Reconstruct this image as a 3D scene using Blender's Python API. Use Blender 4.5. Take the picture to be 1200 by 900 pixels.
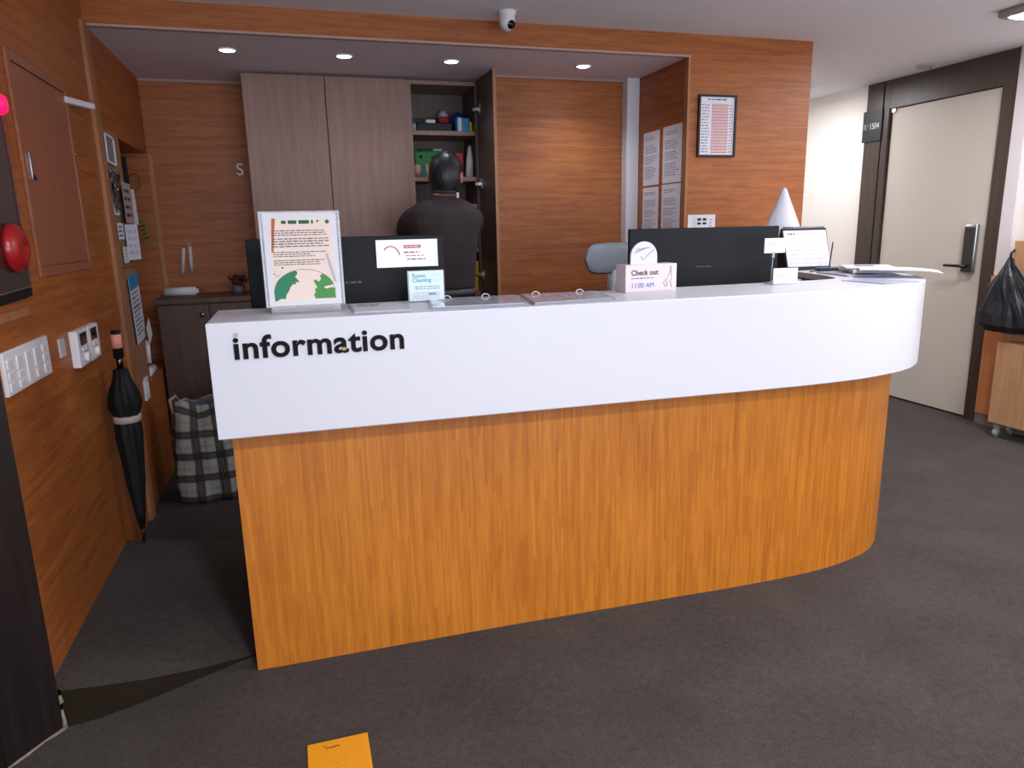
import bpy, bmesh, math, random
from mathutils import Vector, Matrix, noise
random.seed(4)
PI = math.pi
sc = bpy.context.scene
for o in list(bpy.data.objects): bpy.data.objects.remove(o)
C = sc.collection

# ------------------------------------------------------------ camera, world, exposure
H = 1.35
FPX = 827.66
pit, yaw, rol = math.radians(12.501), math.radians(16.803), math.radians(-1.284)
fwd = Vector((math.sin(yaw)*math.cos(pit), math.cos(yaw)*math.cos(pit), -math.sin(pit)))
rt = Vector((math.cos(yaw), -math.sin(yaw), 0)); up = rt.cross(fwd)
r2 = math.cos(rol)*rt + math.sin(rol)*up
u2 = -math.sin(rol)*rt + math.cos(rol)*up
cam = bpy.data.objects.new('camera', bpy.data.cameras.new('camera')); C.objects.link(cam)
m = Matrix((r2, u2, -fwd)).transposed().to_4x4(); m.translation = (0, 0, H)
cam.matrix_world = m
cam.data.sensor_width = 36; cam.data.lens = 36*FPX/1200; cam.data.clip_start = .02
sc.camera = cam
w = bpy.data.worlds.new('world'); sc.world = w; w.use_nodes = True
w.node_tree.nodes['Background'].inputs[0].default_value = (.8, .85, 1, 1)
w.node_tree.nodes['Background'].inputs[1].default_value = .05
sc.view_settings.view_transform = 'Standard'; sc.view_settings.look = 'None'
sc.view_settings.gamma = 1; sc.view_settings.use_curve_mapping = False
sc.view_settings.exposure = 0.0
LOBBY_W, HALL_W, HALL2_W, DOWN_W, ADDED_FILL_W = 84, 20, 13, 1, 165

# ------------------------------------------------------------ materials
def lin(c):
    if isinstance(c, str): c = [int(c[i:i+2], 16)/255 for i in (0, 2, 4)]
    return tuple((v/12.92 if v <= .04045 else ((v+.055)/1.055)**2.4) for v in c)+(1,)
MAT = {}
def mat(name, col, rough=.5, metal=0, coat=0, emit=None, es=0, trans=0, alpha=1, spec=.5, bump=0, bscale=200, ior=1.45, var=0):
    if name in MAT: return MAT[name]
    mt = bpy.data.materials.new(name); mt.use_nodes = True
    n = mt.node_tree; b = n.nodes['Principled BSDF']
    b.inputs['Base Color'].default_value = lin(col)
    b.inputs['Roughness'].default_value = rough; b.inputs['Metallic'].default_value = metal
    b.inputs['Coat Weight'].default_value = coat; b.inputs['Transmission Weight'].default_value = trans
    b.inputs['Alpha'].default_value = alpha; b.inputs['Specular IOR Level'].default_value = spec
    b.inputs['IOR'].default_value = ior
    if emit: b.inputs['Emission Color'].default_value = lin(emit); b.inputs['Emission Strength'].default_value = es
    if bump or var:
        tc = n.nodes.new('ShaderNodeTexCoord'); nz = n.nodes.new('ShaderNodeTexNoise')
        nz.inputs['Scale'].default_value = bscale; nz.inputs['Detail'].default_value = 3
        n.links.new(tc.outputs['Object'], nz.inputs['Vector'])
        if bump:
            bp = n.nodes.new('ShaderNodeBump'); bp.inputs['Strength'].default_value = bump; bp.inputs['Distance'].default_value = .002
            n.links.new(nz.outputs['Fac'], bp.inputs['Height']); n.links.new(bp.outputs[0], b.inputs['Normal'])
        if var:
            mx = n.nodes.new('ShaderNodeMix'); mx.data_type = 'RGBA'
            c = lin(col); mx.inputs[6].default_value = tuple(v*(1-var) for v in c[:3])+(1,); mx.inputs[7].default_value = tuple(min(1, v*(1+var)) for v in c[:3])+(1,)
            n.links.new(nz.outputs['Fac'], mx.inputs[0]); n.links.new(mx.outputs[2], b.inputs['Base Color'])
    MAT[name] = mt
    return mt

def grain_mat(name, c0, c1, c2, mode, strip=.02, length=.55, fine=150, rough=.42, contrast=1.0, brick=.55, bump=.06):
    """strip-laid wood. mode 'h': length runs along x+y, strips stacked in z; 'v': length in z; 'uv': length in v of the uv map"""
    mt = bpy.data.materials.new(name); mt.use_nodes = True
    n = mt.node_tree; N = n.nodes; L = n.links; b = N['Principled BSDF']
    tc = N.new('ShaderNodeTexCoord'); sp = N.new('ShaderNodeSeparateXYZ'); cb = N.new('ShaderNodeCombineXYZ')
    if mode == 'uv':
        L.new(tc.outputs['UV'], sp.inputs[0]); L.new(sp.outputs[1], cb.inputs[0]); L.new(sp.outputs[0], cb.inputs[1])
    else:
        L.new(tc.outputs['Object'], sp.inputs[0])
        ad = N.new('ShaderNodeMath'); ad.operation = 'ADD'; L.new(sp.outputs[0], ad.inputs[0]); L.new(sp.outputs[1], ad.inputs[1])
        if mode == 'h': L.new(ad.outputs[0], cb.inputs[0]); L.new(sp.outputs[2], cb.inputs[1])
        else: L.new(sp.outputs[2], cb.inputs[0]); L.new(ad.outputs[0], cb.inputs[1])
    def op(o, x_, y_=None):
        q = N.new('ShaderNodeMath'); q.operation = o
        for i, v in enumerate((x_, y_)):
            if v is None: continue
            if isinstance(v, (int, float)): q.inputs[i].default_value = v
            else: L.new(v, q.inputs[i])
        return q.outputs[0]
    s2 = N.new('ShaderNodeSeparateXYZ'); L.new(cb.outputs[0], s2.inputs[0])
    row = op('FLOOR', op('DIVIDE', s2.outputs[1], strip))
    w1 = N.new('ShaderNodeTexWhiteNoise'); w1.noise_dimensions = '1D'; L.new(row, w1.inputs['W'])
    col = op('FLOOR', op('ADD', op('DIVIDE', s2.outputs[0], length), op('MULTIPLY', w1.outputs['Value'], 7.3)))
    cc = N.new('ShaderNodeCombineXYZ'); L.new(col, cc.inputs[0]); L.new(row, cc.inputs[1])
    w2 = N.new('ShaderNodeTexWhiteNoise'); w2.noise_dimensions = '2D'; L.new(cc.outputs[0], w2.inputs['Vector'])
    class _B: outputs = {'Color': w2.outputs['Value']}
    br = _B
    def nz(sx, sy, det=3):
        mp = N.new('ShaderNodeMapping'); mp.inputs['Scale'].default_value = (sx, sy, 1); L.new(cb.outputs[0], mp.inputs[0])
        t = N.new('ShaderNodeTexNoise'); t.inputs['Scale'].default_value = 1; t.inputs['Detail'].default_value = det; L.new(mp.outputs[0], t.inputs['Vector']); return t.outputs['Fac']
    fn = nz(9, fine); md = nz(2.2, 34); lo = nz(1.6, 2.2)
    def mul(a, k):
        x = N.new('ShaderNodeMath'); x.operation = 'MULTIPLY'; L.new(a, x.inputs[0]); x.inputs[1].default_value = k; return x.outputs[0]
    def add(a, c):
        x = N.new('ShaderNodeMath'); x.operation = 'ADD'; L.new(a, x.inputs[0]); L.new(c, x.inputs[1]); return x.outputs[0]
    tot = 0.25*brick + .35 + .3 + .25
    s = add(add(mul(br.outputs['Color'], .25*brick), mul(fn, .35)), add(mul(md, .3+.25*(1-brick)), mul(lo, .25)))
    rp = N.new('ShaderNodeValToRGB'); L.new(s, rp.inputs[0])
    e = rp.color_ramp.elements; mid = .52 if brick > .3 else .56; h = .14/contrast
    e[0].position = mid-h; e[0].color = lin(c0); e[1].position = mid+h; e[1].color = lin(c2)
    q = rp.color_ramp.elements.new(mid); q.color = lin(c1)
    L.new(rp.outputs[0], b.inputs['Base Color']); b.inputs['Roughness'].default_value = rough
    bp = N.new('ShaderNodeBump'); bp.inputs['Strength'].default_value = bump; bp.inputs['Distance'].default_value = .001
    L.new(fn, bp.inputs['Height']); L.new(bp.outputs[0], b.inputs['Normal'])
    MAT[name] = mt
    return mt

bamboo_wall = grain_mat('bamboo_wall', '82441a', '975222', 'aa632c', 'h', strip=.010, length=.26, contrast=.95, rough=.5)
bamboo_front = grain_mat('bamboo_front', 'a25512', 'b46818', 'c67a24', 'uv', strip=.0085, length=.24, rough=.45, contrast=.8)
bamboo_edge = grain_mat('bamboo_edge', '94603e', 'a26c48', 'b07a56', 'v', brick=.1)
panel_wood = grain_mat('panel_wood', '8a503a', '96593f', 'a2644a', 'v', brick=.1, fine=220)
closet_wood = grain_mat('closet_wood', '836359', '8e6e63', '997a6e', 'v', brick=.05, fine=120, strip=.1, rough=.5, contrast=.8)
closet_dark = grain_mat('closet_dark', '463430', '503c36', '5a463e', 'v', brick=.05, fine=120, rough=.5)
low_wood = grain_mat('low_cabinet_wood', '443028', '50392f', '5c4338', 'v', brick=.05, fine=120, rough=.5)
dark_jamb = grain_mat('dark_jamb_wood', '120c0c', '191111', '201716', 'v', brick=.05, fine=160, rough=.4)
frame_wood = grain_mat('door_frame_wood', '342924', '3d312b', '463932', 'v', brick=.05, fine=160, rough=.4)
cart_wood = grain_mat('cart_wood', 'a67c58', 'b38a64', 'be9670', 'v', brick=.05, fine=160, rough=.45)
orange_wood = grain_mat('wainscot_wood', 'c07a4c', 'c98455', 'd08d5e', 'v', brick=.05, fine=160, rough=.45)
white_paint = mat('ceiling_paint', 'e8e7ec', .9, bump=.15, bscale=400)
soffit_paint = mat('soffit_paint', 'e6dce4', .9)
cream = mat('cream_wall', 'e9e4df', .85, bump=.1, bscale=300)
door_paint = mat('door_paint', 'c6c0b6', .5)
solid_white = mat('counter_white', 'd6d6df', .35, spec=.35)
white_pl = mat('white_plastic', 'e4e2e6', .4)
black_pl = mat('black_plastic', '121214', .45)
mon_black = mat('monitor_black', '1d2024', .65, spec=.25)
screen_black = mat('screen_black', '08080a', .15)
paper_w = mat('paper_white', 'dadae2', .7)
ink = mat('ink_grey', '5c5c66', .8)
ink_d = mat('ink_dark', '2c3038', .8)
ink_r = mat('ink_red', 'd88a80', .8)
steel = mat('steel', 'b4b4b8', .25, metal=1)
rubber = mat('rubber', '0c0c0c', .8)

def carpet_mat():
    mt = bpy.data.materials.new('carpet'); mt.use_nodes = True; n = mt.node_tree; N = n.nodes; L = n.links; b = N['Principled BSDF']
    tc = N.new('ShaderNodeTexCoord')
    def nz(s, d=4):
        t = N.new('ShaderNodeTexNoise'); t.inputs['Scale'].default_value = s; t.inputs['Detail'].default_value = d; L.new(tc.outputs['Object'], t.inputs['Vector']); return t.outputs['Fac']
    a = nz(260, 2); c = nz(3.5, 4); d = nz(45, 4)
    ad = N.new('ShaderNodeMath'); ad.operation = 'MULTIPLY_ADD'; L.new(a, ad.inputs[0]); ad.inputs[1].default_value = .6
    m2 = N.new('ShaderNodeMath'); m2.operation = 'MULTIPLY_ADD'; L.new(c, m2.inputs[0]); m2.inputs[1].default_value = .2
    m3 = N.new('ShaderNodeMath'); m3.operation = 'MULTIPLY'; L.new(d, m3.inputs[0]); m3.inputs[1].default_value = .2
    L.new(m3.outputs[0], m2.inputs[2]); L.new(m2.outputs[0], ad.inputs[2])
    rp = N.new('ShaderNodeValToRGB'); L.new(ad.outputs[0], rp.inputs[0]); e = rp.color_ramp.elements
    e[0].position = .36; e[0].color = lin('2d2927'); e[1].position = .66; e[1].color = lin('554d49')
    L.new(rp.outputs[0], b.inputs['Base Color']); b.inputs['Roughness'].default_value = .95; b.inputs['Specular IOR Level'].default_value = .1
    b.inputs['Sheen Weight'].default_value = .05
    bp = N.new('ShaderNodeBump'); bp.inputs['Strength'].default_value = .5; bp.inputs['Distance'].default_value = .003
    L.new(a, bp.inputs['Height']); L.new(bp.outputs[0], b.inputs['Normal']); return mt
carpet = carpet_mat()

def plaid_mat():
    mt = bpy.data.materials.new('plaid_cloth'); mt.use_nodes = True; n = mt.node_tree; N = n.nodes; L = n.links; b = N['Principled BSDF']
    tc = N.new('ShaderNodeTexCoord'); sp = N.new('ShaderNodeSeparateXYZ'); L.new(tc.outputs['UV'], sp.inputs[0])
    def stripes(sock, per, lo, hi):
        p = N.new('ShaderNodeMath'); p.operation = 'DIVIDE'; L.new(sock, p.inputs[0]); p.inputs[1].default_value = per
        f = N.new('ShaderNodeMath'); f.operation = 'FRACT'; L.new(p.outputs[0], f.inputs[0])
        g = N.new('ShaderNodeMath'); g.operation = 'GREATER_THAN'; L.new(f.outputs[0], g.inputs[0]); g.inputs[1].default_value = lo
        l = N.new('ShaderNodeMath'); l.operation = 'LESS_THAN'; L.new(f.outputs[0], l.inputs[0]); l.inputs[1].default_value = hi
        m_ = N.new('ShaderNodeMath'); m_.operation = 'MULTIPLY'; L.new(g.outputs[0], m_.inputs[0]); L.new(l.outputs[0], m_.inputs[1]); return m_.outputs[0]
    cur = None
    def layer(cur, fac, col, k):
        mx = N.new('ShaderNodeMix'); mx.data_type = 'RGBA'
        mu = N.new('ShaderNodeMath'); mu.operation = 'MULTIPLY'; L.new(fac, mu.inputs[0]); mu.inputs[1].default_value = k
        L.new(mu.outputs[0], mx.inputs[0])
        if cur is None: mx.inputs[6].default_value = lin('a4a4a0')
        else: L.new(cur, mx.inputs[6])
        mx.inputs[7].default_value = lin(col); return mx.outputs[2]
    for sock in (sp.outputs[0], sp.outputs[1]):
        for lo, hi, k, c in ((.0, .36, .72, '2e2622'), (.06, .12, .8, '151010'), (.16, .2, .8, '151010'), (.24, .3, .8, '151010'), (.6, .64, .5, '6b4a40')):
            cur = layer(cur, stripes(sock, .115, lo, hi), c, k)
    L.new(cur, b.inputs['Base Color']); b.inputs['Roughness'].default_value = .75; return mt
plaid = plaid_mat()

# ------------------------------------------------------------ mesh helper
class MB:
    def __init__(s): s.bm = bmesh.new(); s.mats = []; s.M = Matrix()
    def mi(s, mt):
        if mt is None: return 0
        if mt not in s.mats: s.mats.append(mt)
        return s.mats.index(mt)
    def _add(s, vs, fs, mt=None, smooth=False):
        k = s.mi(mt); bv = [s.bm.verts.new(s.M @ Vector(v)) for v in vs]; out = []
        for f in fs:
            try: fc = s.bm.faces.new([bv[i] for i in f])
            except ValueError: continue
            fc.material_index = k; fc.smooth = smooth; out.append(fc)
        return bv, out
    def box(s, x0, x1, y0, y1, z0, z1, mt=None, b=0, seg=2):
        x0, x1 = min(x0, x1), max(x0, x1); y0, y1 = min(y0, y1), max(y0, y1); z0, z1 = min(z0, z1), max(z0, z1)
        vs = [(x0, y0, z0), (x1, y0, z0), (x1, y1, z0), (x0, y1, z0), (x0, y0, z1), (x1, y0, z1), (x1, y1, z1), (x0, y1, z1)]
        fs = [(0, 3, 2, 1), (4, 5, 6, 7), (0, 1, 5, 4), (1, 2, 6, 5), (2, 3, 7, 6), (3, 0, 4, 7)]
        bv, fc = s._add(vs, fs, mt)
        if b:
            b = min(b, .49*min(x1-x0, y1-y0, z1-z0))
            ed = list({e for f in fc for e in f.edges})
            r = bmesh.ops.bevel(s.bm, geom=ed, offset=b, segments=seg, affect='EDGES', profile=.5)
            for f in r['faces']: f.material_index = s.mi(mt); f.smooth = seg > 1
        return s
    def prism(s, poly, z0, z1, mt=None, axis='z', smooth=False, uv=None):
        """poly of 2D points, extruded along axis (z: (x,y); y: (x,z); x: (y,z))"""
        n = len(poly)
        def v(p, h):
            return (p[0], p[1], h) if axis == 'z' else ((p[0], h, p[1]) if axis == 'y' else (h, p[0], p[1]))
        vs = [v(p, z0) for p in poly]+[v(p, z1) for p in poly]
        a = sum(poly[i][0]*poly[(i+1) % n][1]-poly[(i+1) % n][0]*poly[i][1] for i in range(n))
        flip = (a < 0) != (axis == 'y')
        fs = [tuple(range(n-1, -1, -1)), tuple(range(n, 2*n))]+[(i, (i+1) % n, n+(i+1) % n, n+i) for i in range(n)]
        if flip: fs = [tuple(reversed(f)) for f in fs]
        bv, fc = s._add(vs, fs, mt)
        if smooth:
            for f in fc[2:]: f.smooth = True
        return s
    def tube(s, path, r, mt=None, seg=10, cap=True):
        path = [Vector(p) for p in path]; n = len(path); rs = r if isinstance(r, (list, tuple)) else [r]*n
        vs = []; prev = None
        for i, p in enumerate(path):
            t = (path[min(i+1, n-1)]-path[max(i-1, 0)]).normalized()
            a = Vector((0, 0, 1)) if abs(t.z) < .9 else Vector((1, 0, 0))
            if prev is not None: a = prev
            x = (a-t*a.dot(t)).normalized(); y = t.cross(x); prev = x
            for k in range(seg):
                an = 2*PI*k/seg; vs.append(p+(x*math.cos(an)+y*math.sin(an))*rs[i])
        fs = [(i*seg+k, i*seg+(k+1) % seg, (i+1)*seg+(k+1) % seg, (i+1)*seg+k) for i in range(n-1) for k in range(seg)]
        if cap: fs += [tuple(range(seg-1, -1, -1)), tuple((n-1)*seg+k for k in range(seg))]
        s._add(vs, fs, mt, True); return s
    def lathe(s, prof, c=(0, 0, 0), mt=None, seg=24, axis='z', squash=1):
        vs = []
        for r, h in prof:
            for k in range(seg):
                an = 2*PI*k/seg; a, b = r*math.cos(an), r*math.sin(an)*squash
                vs.append((c[0]+a, c[1]+b, c[2]+h) if axis == 'z' else ((c[0]+a, c[1]+h, c[2]+b) if axis == 'y' else (c[0]+h, c[1]+a, c[2]+b)))
        n = len(prof)
        fs = [(i*seg+k, i*seg+(k+1) % seg, (i+1)*seg+(k+1) % seg, (i+1)*seg+k) for i in range(n-1) for k in range(seg)]
        fs += [tuple(range(seg-1, -1, -1)), tuple((n-1)*seg+k for k in range(seg))]
        if axis == 'y': fs = [tuple(reversed(f)) for f in fs]
        s._add(vs, fs, mt, True); return s
    def loft(s, rings, mt=None, smooth=True, closed=True, cap=True):
        n = len(rings[0]); vs = [v for r in rings for v in r]; m_ = n if closed else n-1
        fs = [(i*n+k, i*n+(k+1) % n, (i+1)*n+(k+1) % n, (i+1)*n+k) for i in range(len(rings)-1) for k in range(m_)]
        if cap: fs += [tuple(range(n-1, -1, -1)), tuple((len(rings)-1)*n+k for k in range(n))]
        s._add(vs, fs, mt, smooth); return s
    def sphere(s, c, r, mt=None, sc_=(1, 1, 1), seg=20, rg=12):
        pr = [(max(r*math.sin(PI*i/rg), 1e-4), -r*math.cos(PI*i/rg)) for i in range(rg+1)]
        vs = []
        for a, h in pr:
            for k in range(seg):
                an = 2*PI*k/seg; vs.append((c[0]+a*math.cos(an)*sc_[0], c[1]+a*math.sin(an)*sc_[1], c[2]+h*sc_[2]))
        fs = [(i*seg+k, i*seg+(k+1) % seg, (i+1)*seg+(k+1) % seg, (i+1)*seg+k) for i in range(rg) for k in range(seg)]
        s._add(vs, fs, mt, True); return s
    def text(s, txt, size, x, y, z, mt, depth=.0008, offset=0, align='LEFT', M=None, xs=1, space=1):
        cu = bpy.data.curves.new('t', 'FONT'); cu.body = txt; cu.size = size; cu.extrude = depth/2; cu.offset = offset; cu.align_x = align; cu.space_character = space
        o = bpy.data.objects.new('t', cu); C.objects.link(o); bpy.context.view_layer.update()
        me = bpy.data.meshes.new_from_object(o.evaluated_get(bpy.context.evaluated_depsgraph_get()))
        bpy.data.objects.remove(o)
        T = Matrix.Translation((x, y, z)) @ Matrix.Diagonal((xs, 1, 1, 1))
        if M is not None: T = M @ T
        s._add([T @ v.co for v in me.vertices], [tuple(p.vertices) for p in me.polygons], mt)
        bpy.data.meshes.remove(me); return s
    def dashes(s, x0, x1, y0, y1, rows, z, mt, fill=.85, th=.45, ragged=.3, gaps=()):
        """rows of print too small to read: word-like dashes on a sheet lying in local xy"""
        rh = (y1-y0)/rows
        for i in range(rows):
            if i in gaps: continue
            y = y1-(i+.5)*rh; e = x1-random.random()*ragged*(x1-x0); x = x0
            while x < e-.002:
                wl = min(random.uniform(.6, 2.4)*rh, e-x); h = rh*th*random.uniform(.8, 1)
                s._add([(x, y-h/2, z), (x+wl, y-h/2, z), (x+wl, y+h/2, z), (x, y+h/2, z)], [(0, 1, 2, 3)], mt)
                x += wl+rh*(.25+1-fill)
        return s
    def obj(s, name, mt=None, parent=None, weld=False):
        if weld: bmesh.ops.remove_doubles(s.bm, verts=s.bm.verts, dist=1e-5)
        me = bpy.data.meshes.new(name); s.bm.to_mesh(me); s.bm.free()
        if mt is not None and not s.mats: s.mats = [mt]
        for q in s.mats: me.materials.append(q)
        o = bpy.data.objects.new(name, me); C.objects.link(o)
        if parent is not None: o.parent = parent
        return o

def tag(o, label=None, cat=None, group=None, kind=None):
    if label: o['label'] = label
    if cat: o['category'] = cat
    if group: o['group'] = group
    if kind: o['kind'] = kind
    return o
def thing(name, label, cat, loc=(0, 0, 0), rotz=0, group=None, M=None):
    o = bpy.data.objects.new(name, None); C.objects.link(o); o.empty_display_size = .05
    if M is not None: o.matrix_world = M
    else: o.location = loc; o.rotation_euler = (0, 0, rotz)
    return tag(o, label, cat, group)
def struct(name, mb, mt, parent=None):
    o = mb.obj(name, mt, parent)
    if parent is None: o['kind'] = 'structure'
    return o
def copy_tree(o, parent=None):
    c = o.copy(); C.objects.link(c)
    if parent is not None: c.parent = parent
    for ch in list(o.children):
        if ch.name in [x.name for x in C.objects]: copy_tree(ch, c)
    return c
def frame(p, u, v, n):
    M = Matrix((Vector(u), Vector(v), Vector(n))).transposed().to_4x4(); M.translation = p; return M
def on_left(y, z, x=-.77, tilt=0):   # local x runs along +Y, y up, z out of the wall
    return frame((x, y, z), (0, 1, 0), (0, 0, 1), (1, 0, 0)) @ Matrix.Rotation(math.radians(tilt), 4, 'Z')
def on_back(x, z, y, tilt=0):
    return frame((x, y, z), (1, 0, 0), (0, 0, 1), (0, -1, 0)) @ Matrix.Rotation(math.radians(tilt), 4, 'Z')
def on_right(y, z, x, tilt=0):
    return frame((x, y, z), (0, -1, 0), (0, 0, 1), (-1, 0, 0)) @ Matrix.Rotation(math.radians(tilt), 4, 'Z')

# ------------------------------------------------------------ the room
XW, YF, ZS, ZC, XD = -.77, 3.66, 2.238, 2.35, 4.343
YN = 4.81
mb = MB(); mb.box(-4, 5.5, -4, 9, -.1, 0); struct('floor', mb, carpet)
mb = MB(); mb.box(-4, 5.5, -4, 9, ZC, ZC+.1); struct('ceiling', mb, white_paint)
mb = MB(); mb.box(XW, 2.16, YF+.02, 5.1, ZS, ZC); struct('ceiling_soffit', mb, soffit_paint)
# left wall with a niche cut into its far end
mb = MB()
mb.box(XW-.35, XW, 2.06, 4.05, 0, ZC); mb.box(XW-.35, XW, 4.05, 4.80, 0, .60); mb.box(XW-.35, XW, 4.05, 4.80, 1.82, ZC)
mb.box(XW-.35, XW, 4.80, 5.1, 0, ZC); mb.box(XW-.40, XW-.25, 4.05, 4.80, .60, 1.82)
struct('wall_left', mb, bamboo_wall)
mb = MB(); mb.prism([(-.725, 2.035), (-.735, 2.06), (-4, 2.06), (-4, 1.9), (-.82, 1.905)], 0, ZC); struct('wall_dark_jamb', mb, dark_jamb)
mb = MB()
pts = [(-.822, 1.902), (-.79, 1.945), (-.76, 1.99), (-.724, 2.03)]
mb.tube([(x+.002, y-.002, .004) for x, y in pts], [.003, .0045, .003, .006], seg=6)
mb.tube([(-.723, 2.036, .0), (-.722, 2.037, .03), (-.727, 2.04, .055)], [.008, .004, .006], seg=6)
mb.tube([(-.732, 2.052, .07), (-.735, 2.055, .09)], [.012, .010], seg=7)
struct('trim_1', mb, mat('old_caulk', '857866', .9, var=.5, bscale=90))
mb = MB(); mb.box(XW, 1.19, YN, YN+.1, 0, ZC); struct('wall_back', mb, bamboo_wall)
mb = MB(); mb.box(1.19, 2.16, 4.33, 4.98, 0, ZC); struct('wall_back_right', mb, bamboo_wall)
mb = MB(); mb.box(XW, 2.16, YF, YF+.02, ZS, ZC); mb.box(2.16, 2.95, YF, 4.6, 0, ZC); struct('wall_fascia', mb, bamboo_wall)
mb = MB(); mb.box(2.16, 2.949, 4.6, 9, 0, ZC); struct('wall_hall_left', mb, cream)
mb = MB(); mb.box(2.075, 2.159, 4.25, 4.329, 0, ZS, b=.004); struct('wall_column', mb, mat('column_white', 'dcdce6', .7))
mb = MB(); mb.box(XW, XW+.016, 3.585, 3.672, 0, ZS+.0); mb.box(2.148, 2.1615, YF-.004, YF+.035, 0, ZS); struct('trim_2', mb, bamboo_edge)
mb = MB(); mb.box(XW, 2.16, YF-.006, YF+.024, ZS-.007, ZS+.003); struct('trim_3', mb, mat('soffit_bead', 'b89a90', .7))
mb = MB(); mb.box(XW, 2.16, YN-.012, YN, ZS-.014, ZS); mb.box(1.19, 2.075, 4.318, 4.33, ZS-.014, ZS); struct('trim_4', mb, mat('soffit_bead2', 'a89088', .7))
mb = MB(); mb.box(XW, XW+.028, 4.797, 4.8095, 1.0, 1.815); struct('trim_5', mb, bamboo_edge)
mb = MB(); mb.box(XW-.25, XW+.002, 4.775, 4.80, .6, 1.82); struct('wall_niche_end', mb, bamboo_wall)
# door wall on the right (opening for the door), hall end, lobby behind the camera
mb = MB(); mb.box(XD, XD+.2, 4.70, 9, 0, ZC); mb.box(XD, XD+.2, -4, 3.49, 0, ZC); mb.box(XD, XD+.2, 3.49, 4.70, ZC-.001, ZC+.02); struct('wall_right', mb, cream)
mb = MB(); mb.box(2.9, 4.6, 8, 8.1, 0, ZC); struct('wall_hall_end', mb, cream)
mb = MB(); mb.box(-4, -1, -2.6, -2.5, 0, ZC); mb.box(4.0, 5.5, -2.6, -2.5, 0, ZC); mb.box(-1, 4.0, -2.6, -2.5, 0, .5); mb.box(-1, 4.0, -2.6, -2.5, 2.1, ZC); struct('wall_behind', mb, cream)
mb = MB()
for x in (-1, .2, 1.45, 2.7, 3.95): mb.box(x, x+.05, -2.58, -2.52, .5, 2.1)
mb.box(-.95, 3.95, -2.58, -2.52, .5, .55); mb.box(-.95, 3.95, -2.58, -2.52, 2.05, 2.1); struct('added_window_1', mb, frame_wood)  # unseen glazed opening, added to go with the fill light
wl = bpy.data.lights.new('added_fill_light', 'AREA'); wl.shape = 'RECTANGLE'; wl.size = 4.9; wl.size_y = 1.5; wl.energy = ADDED_FILL_W; wl.color = (.86, .9, 1)  # added fill light out of view, tilted up to brighten the ceiling
wo_ = bpy.data.objects.new('added_fill_light', wl); C.objects.link(wo_); wo_.location = (.8, -2.75, 1.15); wo_.rotation_euler = (math.radians(116), 0, 0)
mb = MB(); mb.box(-2.6, -2.5, -2.5, 2.0, 0, ZC); struct('wall_lobby_left', mb, dark_jamb)
# carpeted hump beside the counter
mb = MB()
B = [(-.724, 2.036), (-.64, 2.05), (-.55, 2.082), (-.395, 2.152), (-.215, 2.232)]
T = [(-.735, 2.085, .088), (-.64, 2.095, .075), (-.52, 2.118, .055), (-.37, 2.165, .03), (-.205, 2.24, .001)]
T2 = [(x-.004*(i == 0), y+.03, z+.004*(4-i)/4) for i, (x, y, z) in enumerate(T)]
T3 = [(XW, 3.15, .088), (-.66, 3.15, .075), (-.52, 3.15, .055), (-.37, 3.15, .03), (-.205, 3.15, .001)]
T3b = [(x, 3.19, .001) for x, y, z in T3]
T2[0] = (XW, T2[0][1], .092)
mb.loft([T, T2, T3, T3b], closed=False, cap=False); struct('floor_ramp', mb, carpet)
mb = MB(); mb.loft([[(x, y, -.002) for x, y in B], T], closed=False, cap=False); struct('floor_riser', mb, mat('riser_shade', '221b14', .95, spec=.1, bump=.5, bscale=260, var=.35))  # near-black colour stands in for the shade on the step's front

# ---- hall door
FY0, FY1 = 3.49, 4.70
mb = MB()
mb.box(XD-.025, XD+.12, FY0, 3.585, 0, ZC-.001, frame_wood, b=.003); mb.box(XD-.025, XD+.12, 4.475, 4.529, 0, ZC-.001, frame_wood, b=.002); mb.box(XD-.025, XD+.12, 4.541, FY1, 0, ZC-.001, frame_wood, b=.002)
mb.box(XD-.025, XD+.12, 3.585, 4.475, 2.145, ZC-.001, frame_wood, b=.002); mb.box(XD-.015, XD+.1, 4.529, 4.541, 0, ZC-.002, black_pl)
struct('door_frame_1', mb, None)
mb = MB(); mb.box(XD+.0, XD+.05, 3.588, 4.468, .012, 2.142, b=.003); dr = struct('door_1', mb, door_paint)
mb = MB(); mb.box(XD-.012, XD+.001, 4.43, 4.50, 2.115, 2.145, b=.003); mb.obj('door_hinge', steel, dr)
mb = MB(); mb.box(XD+.06, XD+.1, 3.588, 4.468, .0, .012); struct('trim_6', mb, black_pl)
lock = MB(); lock.box(XD-.035, XD+.001, 3.640, 3.735, .985, 1.305, steel, b=.012, seg=3); lock.box(XD-.039, XD-.030, 3.650, 3.725, .995, 1.285, mat('lock_face', '2a2d2c', .25), b=.003)
lk = lock.obj('door_lock', None, dr)
mb = MB(); mb.tube([(XD-.035, 3.69, 1.03), (XD-.065, 3.69, 1.03)], .012); mb.tube([(XD-.065, 3.685, 1.03), (XD-.067, 3.83, 1.032)], .0095); mb.obj('door_handle', mat('dark_metal', '3a3a3c', .3, metal=1), lk)
# room number plate
t = thing('room_sign', 'dark room number plate reading 1504 on the brown door frame', 'sign', M=on_right(4.712, 1.93, XD-.026))
mb = MB(); mb.box(0, .185, 0, .225, 0, .012, mat('sign_dark', '26292c', .4), b=.002)
mb.text('R', .06, .014, .09, .0125, mat('sign_grey', '9a9c9e', .5), xs=.8); mb.text('m', .03, .046, .112, .0125, mat('sign_grey', '9a9c9e', .5), xs=.7); mb.text('1504', .062, .068, .09, .0125, mat('sign_white', 'dcdcdc', .5), xs=.78)
mb.obj('plate', None, t)
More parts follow.
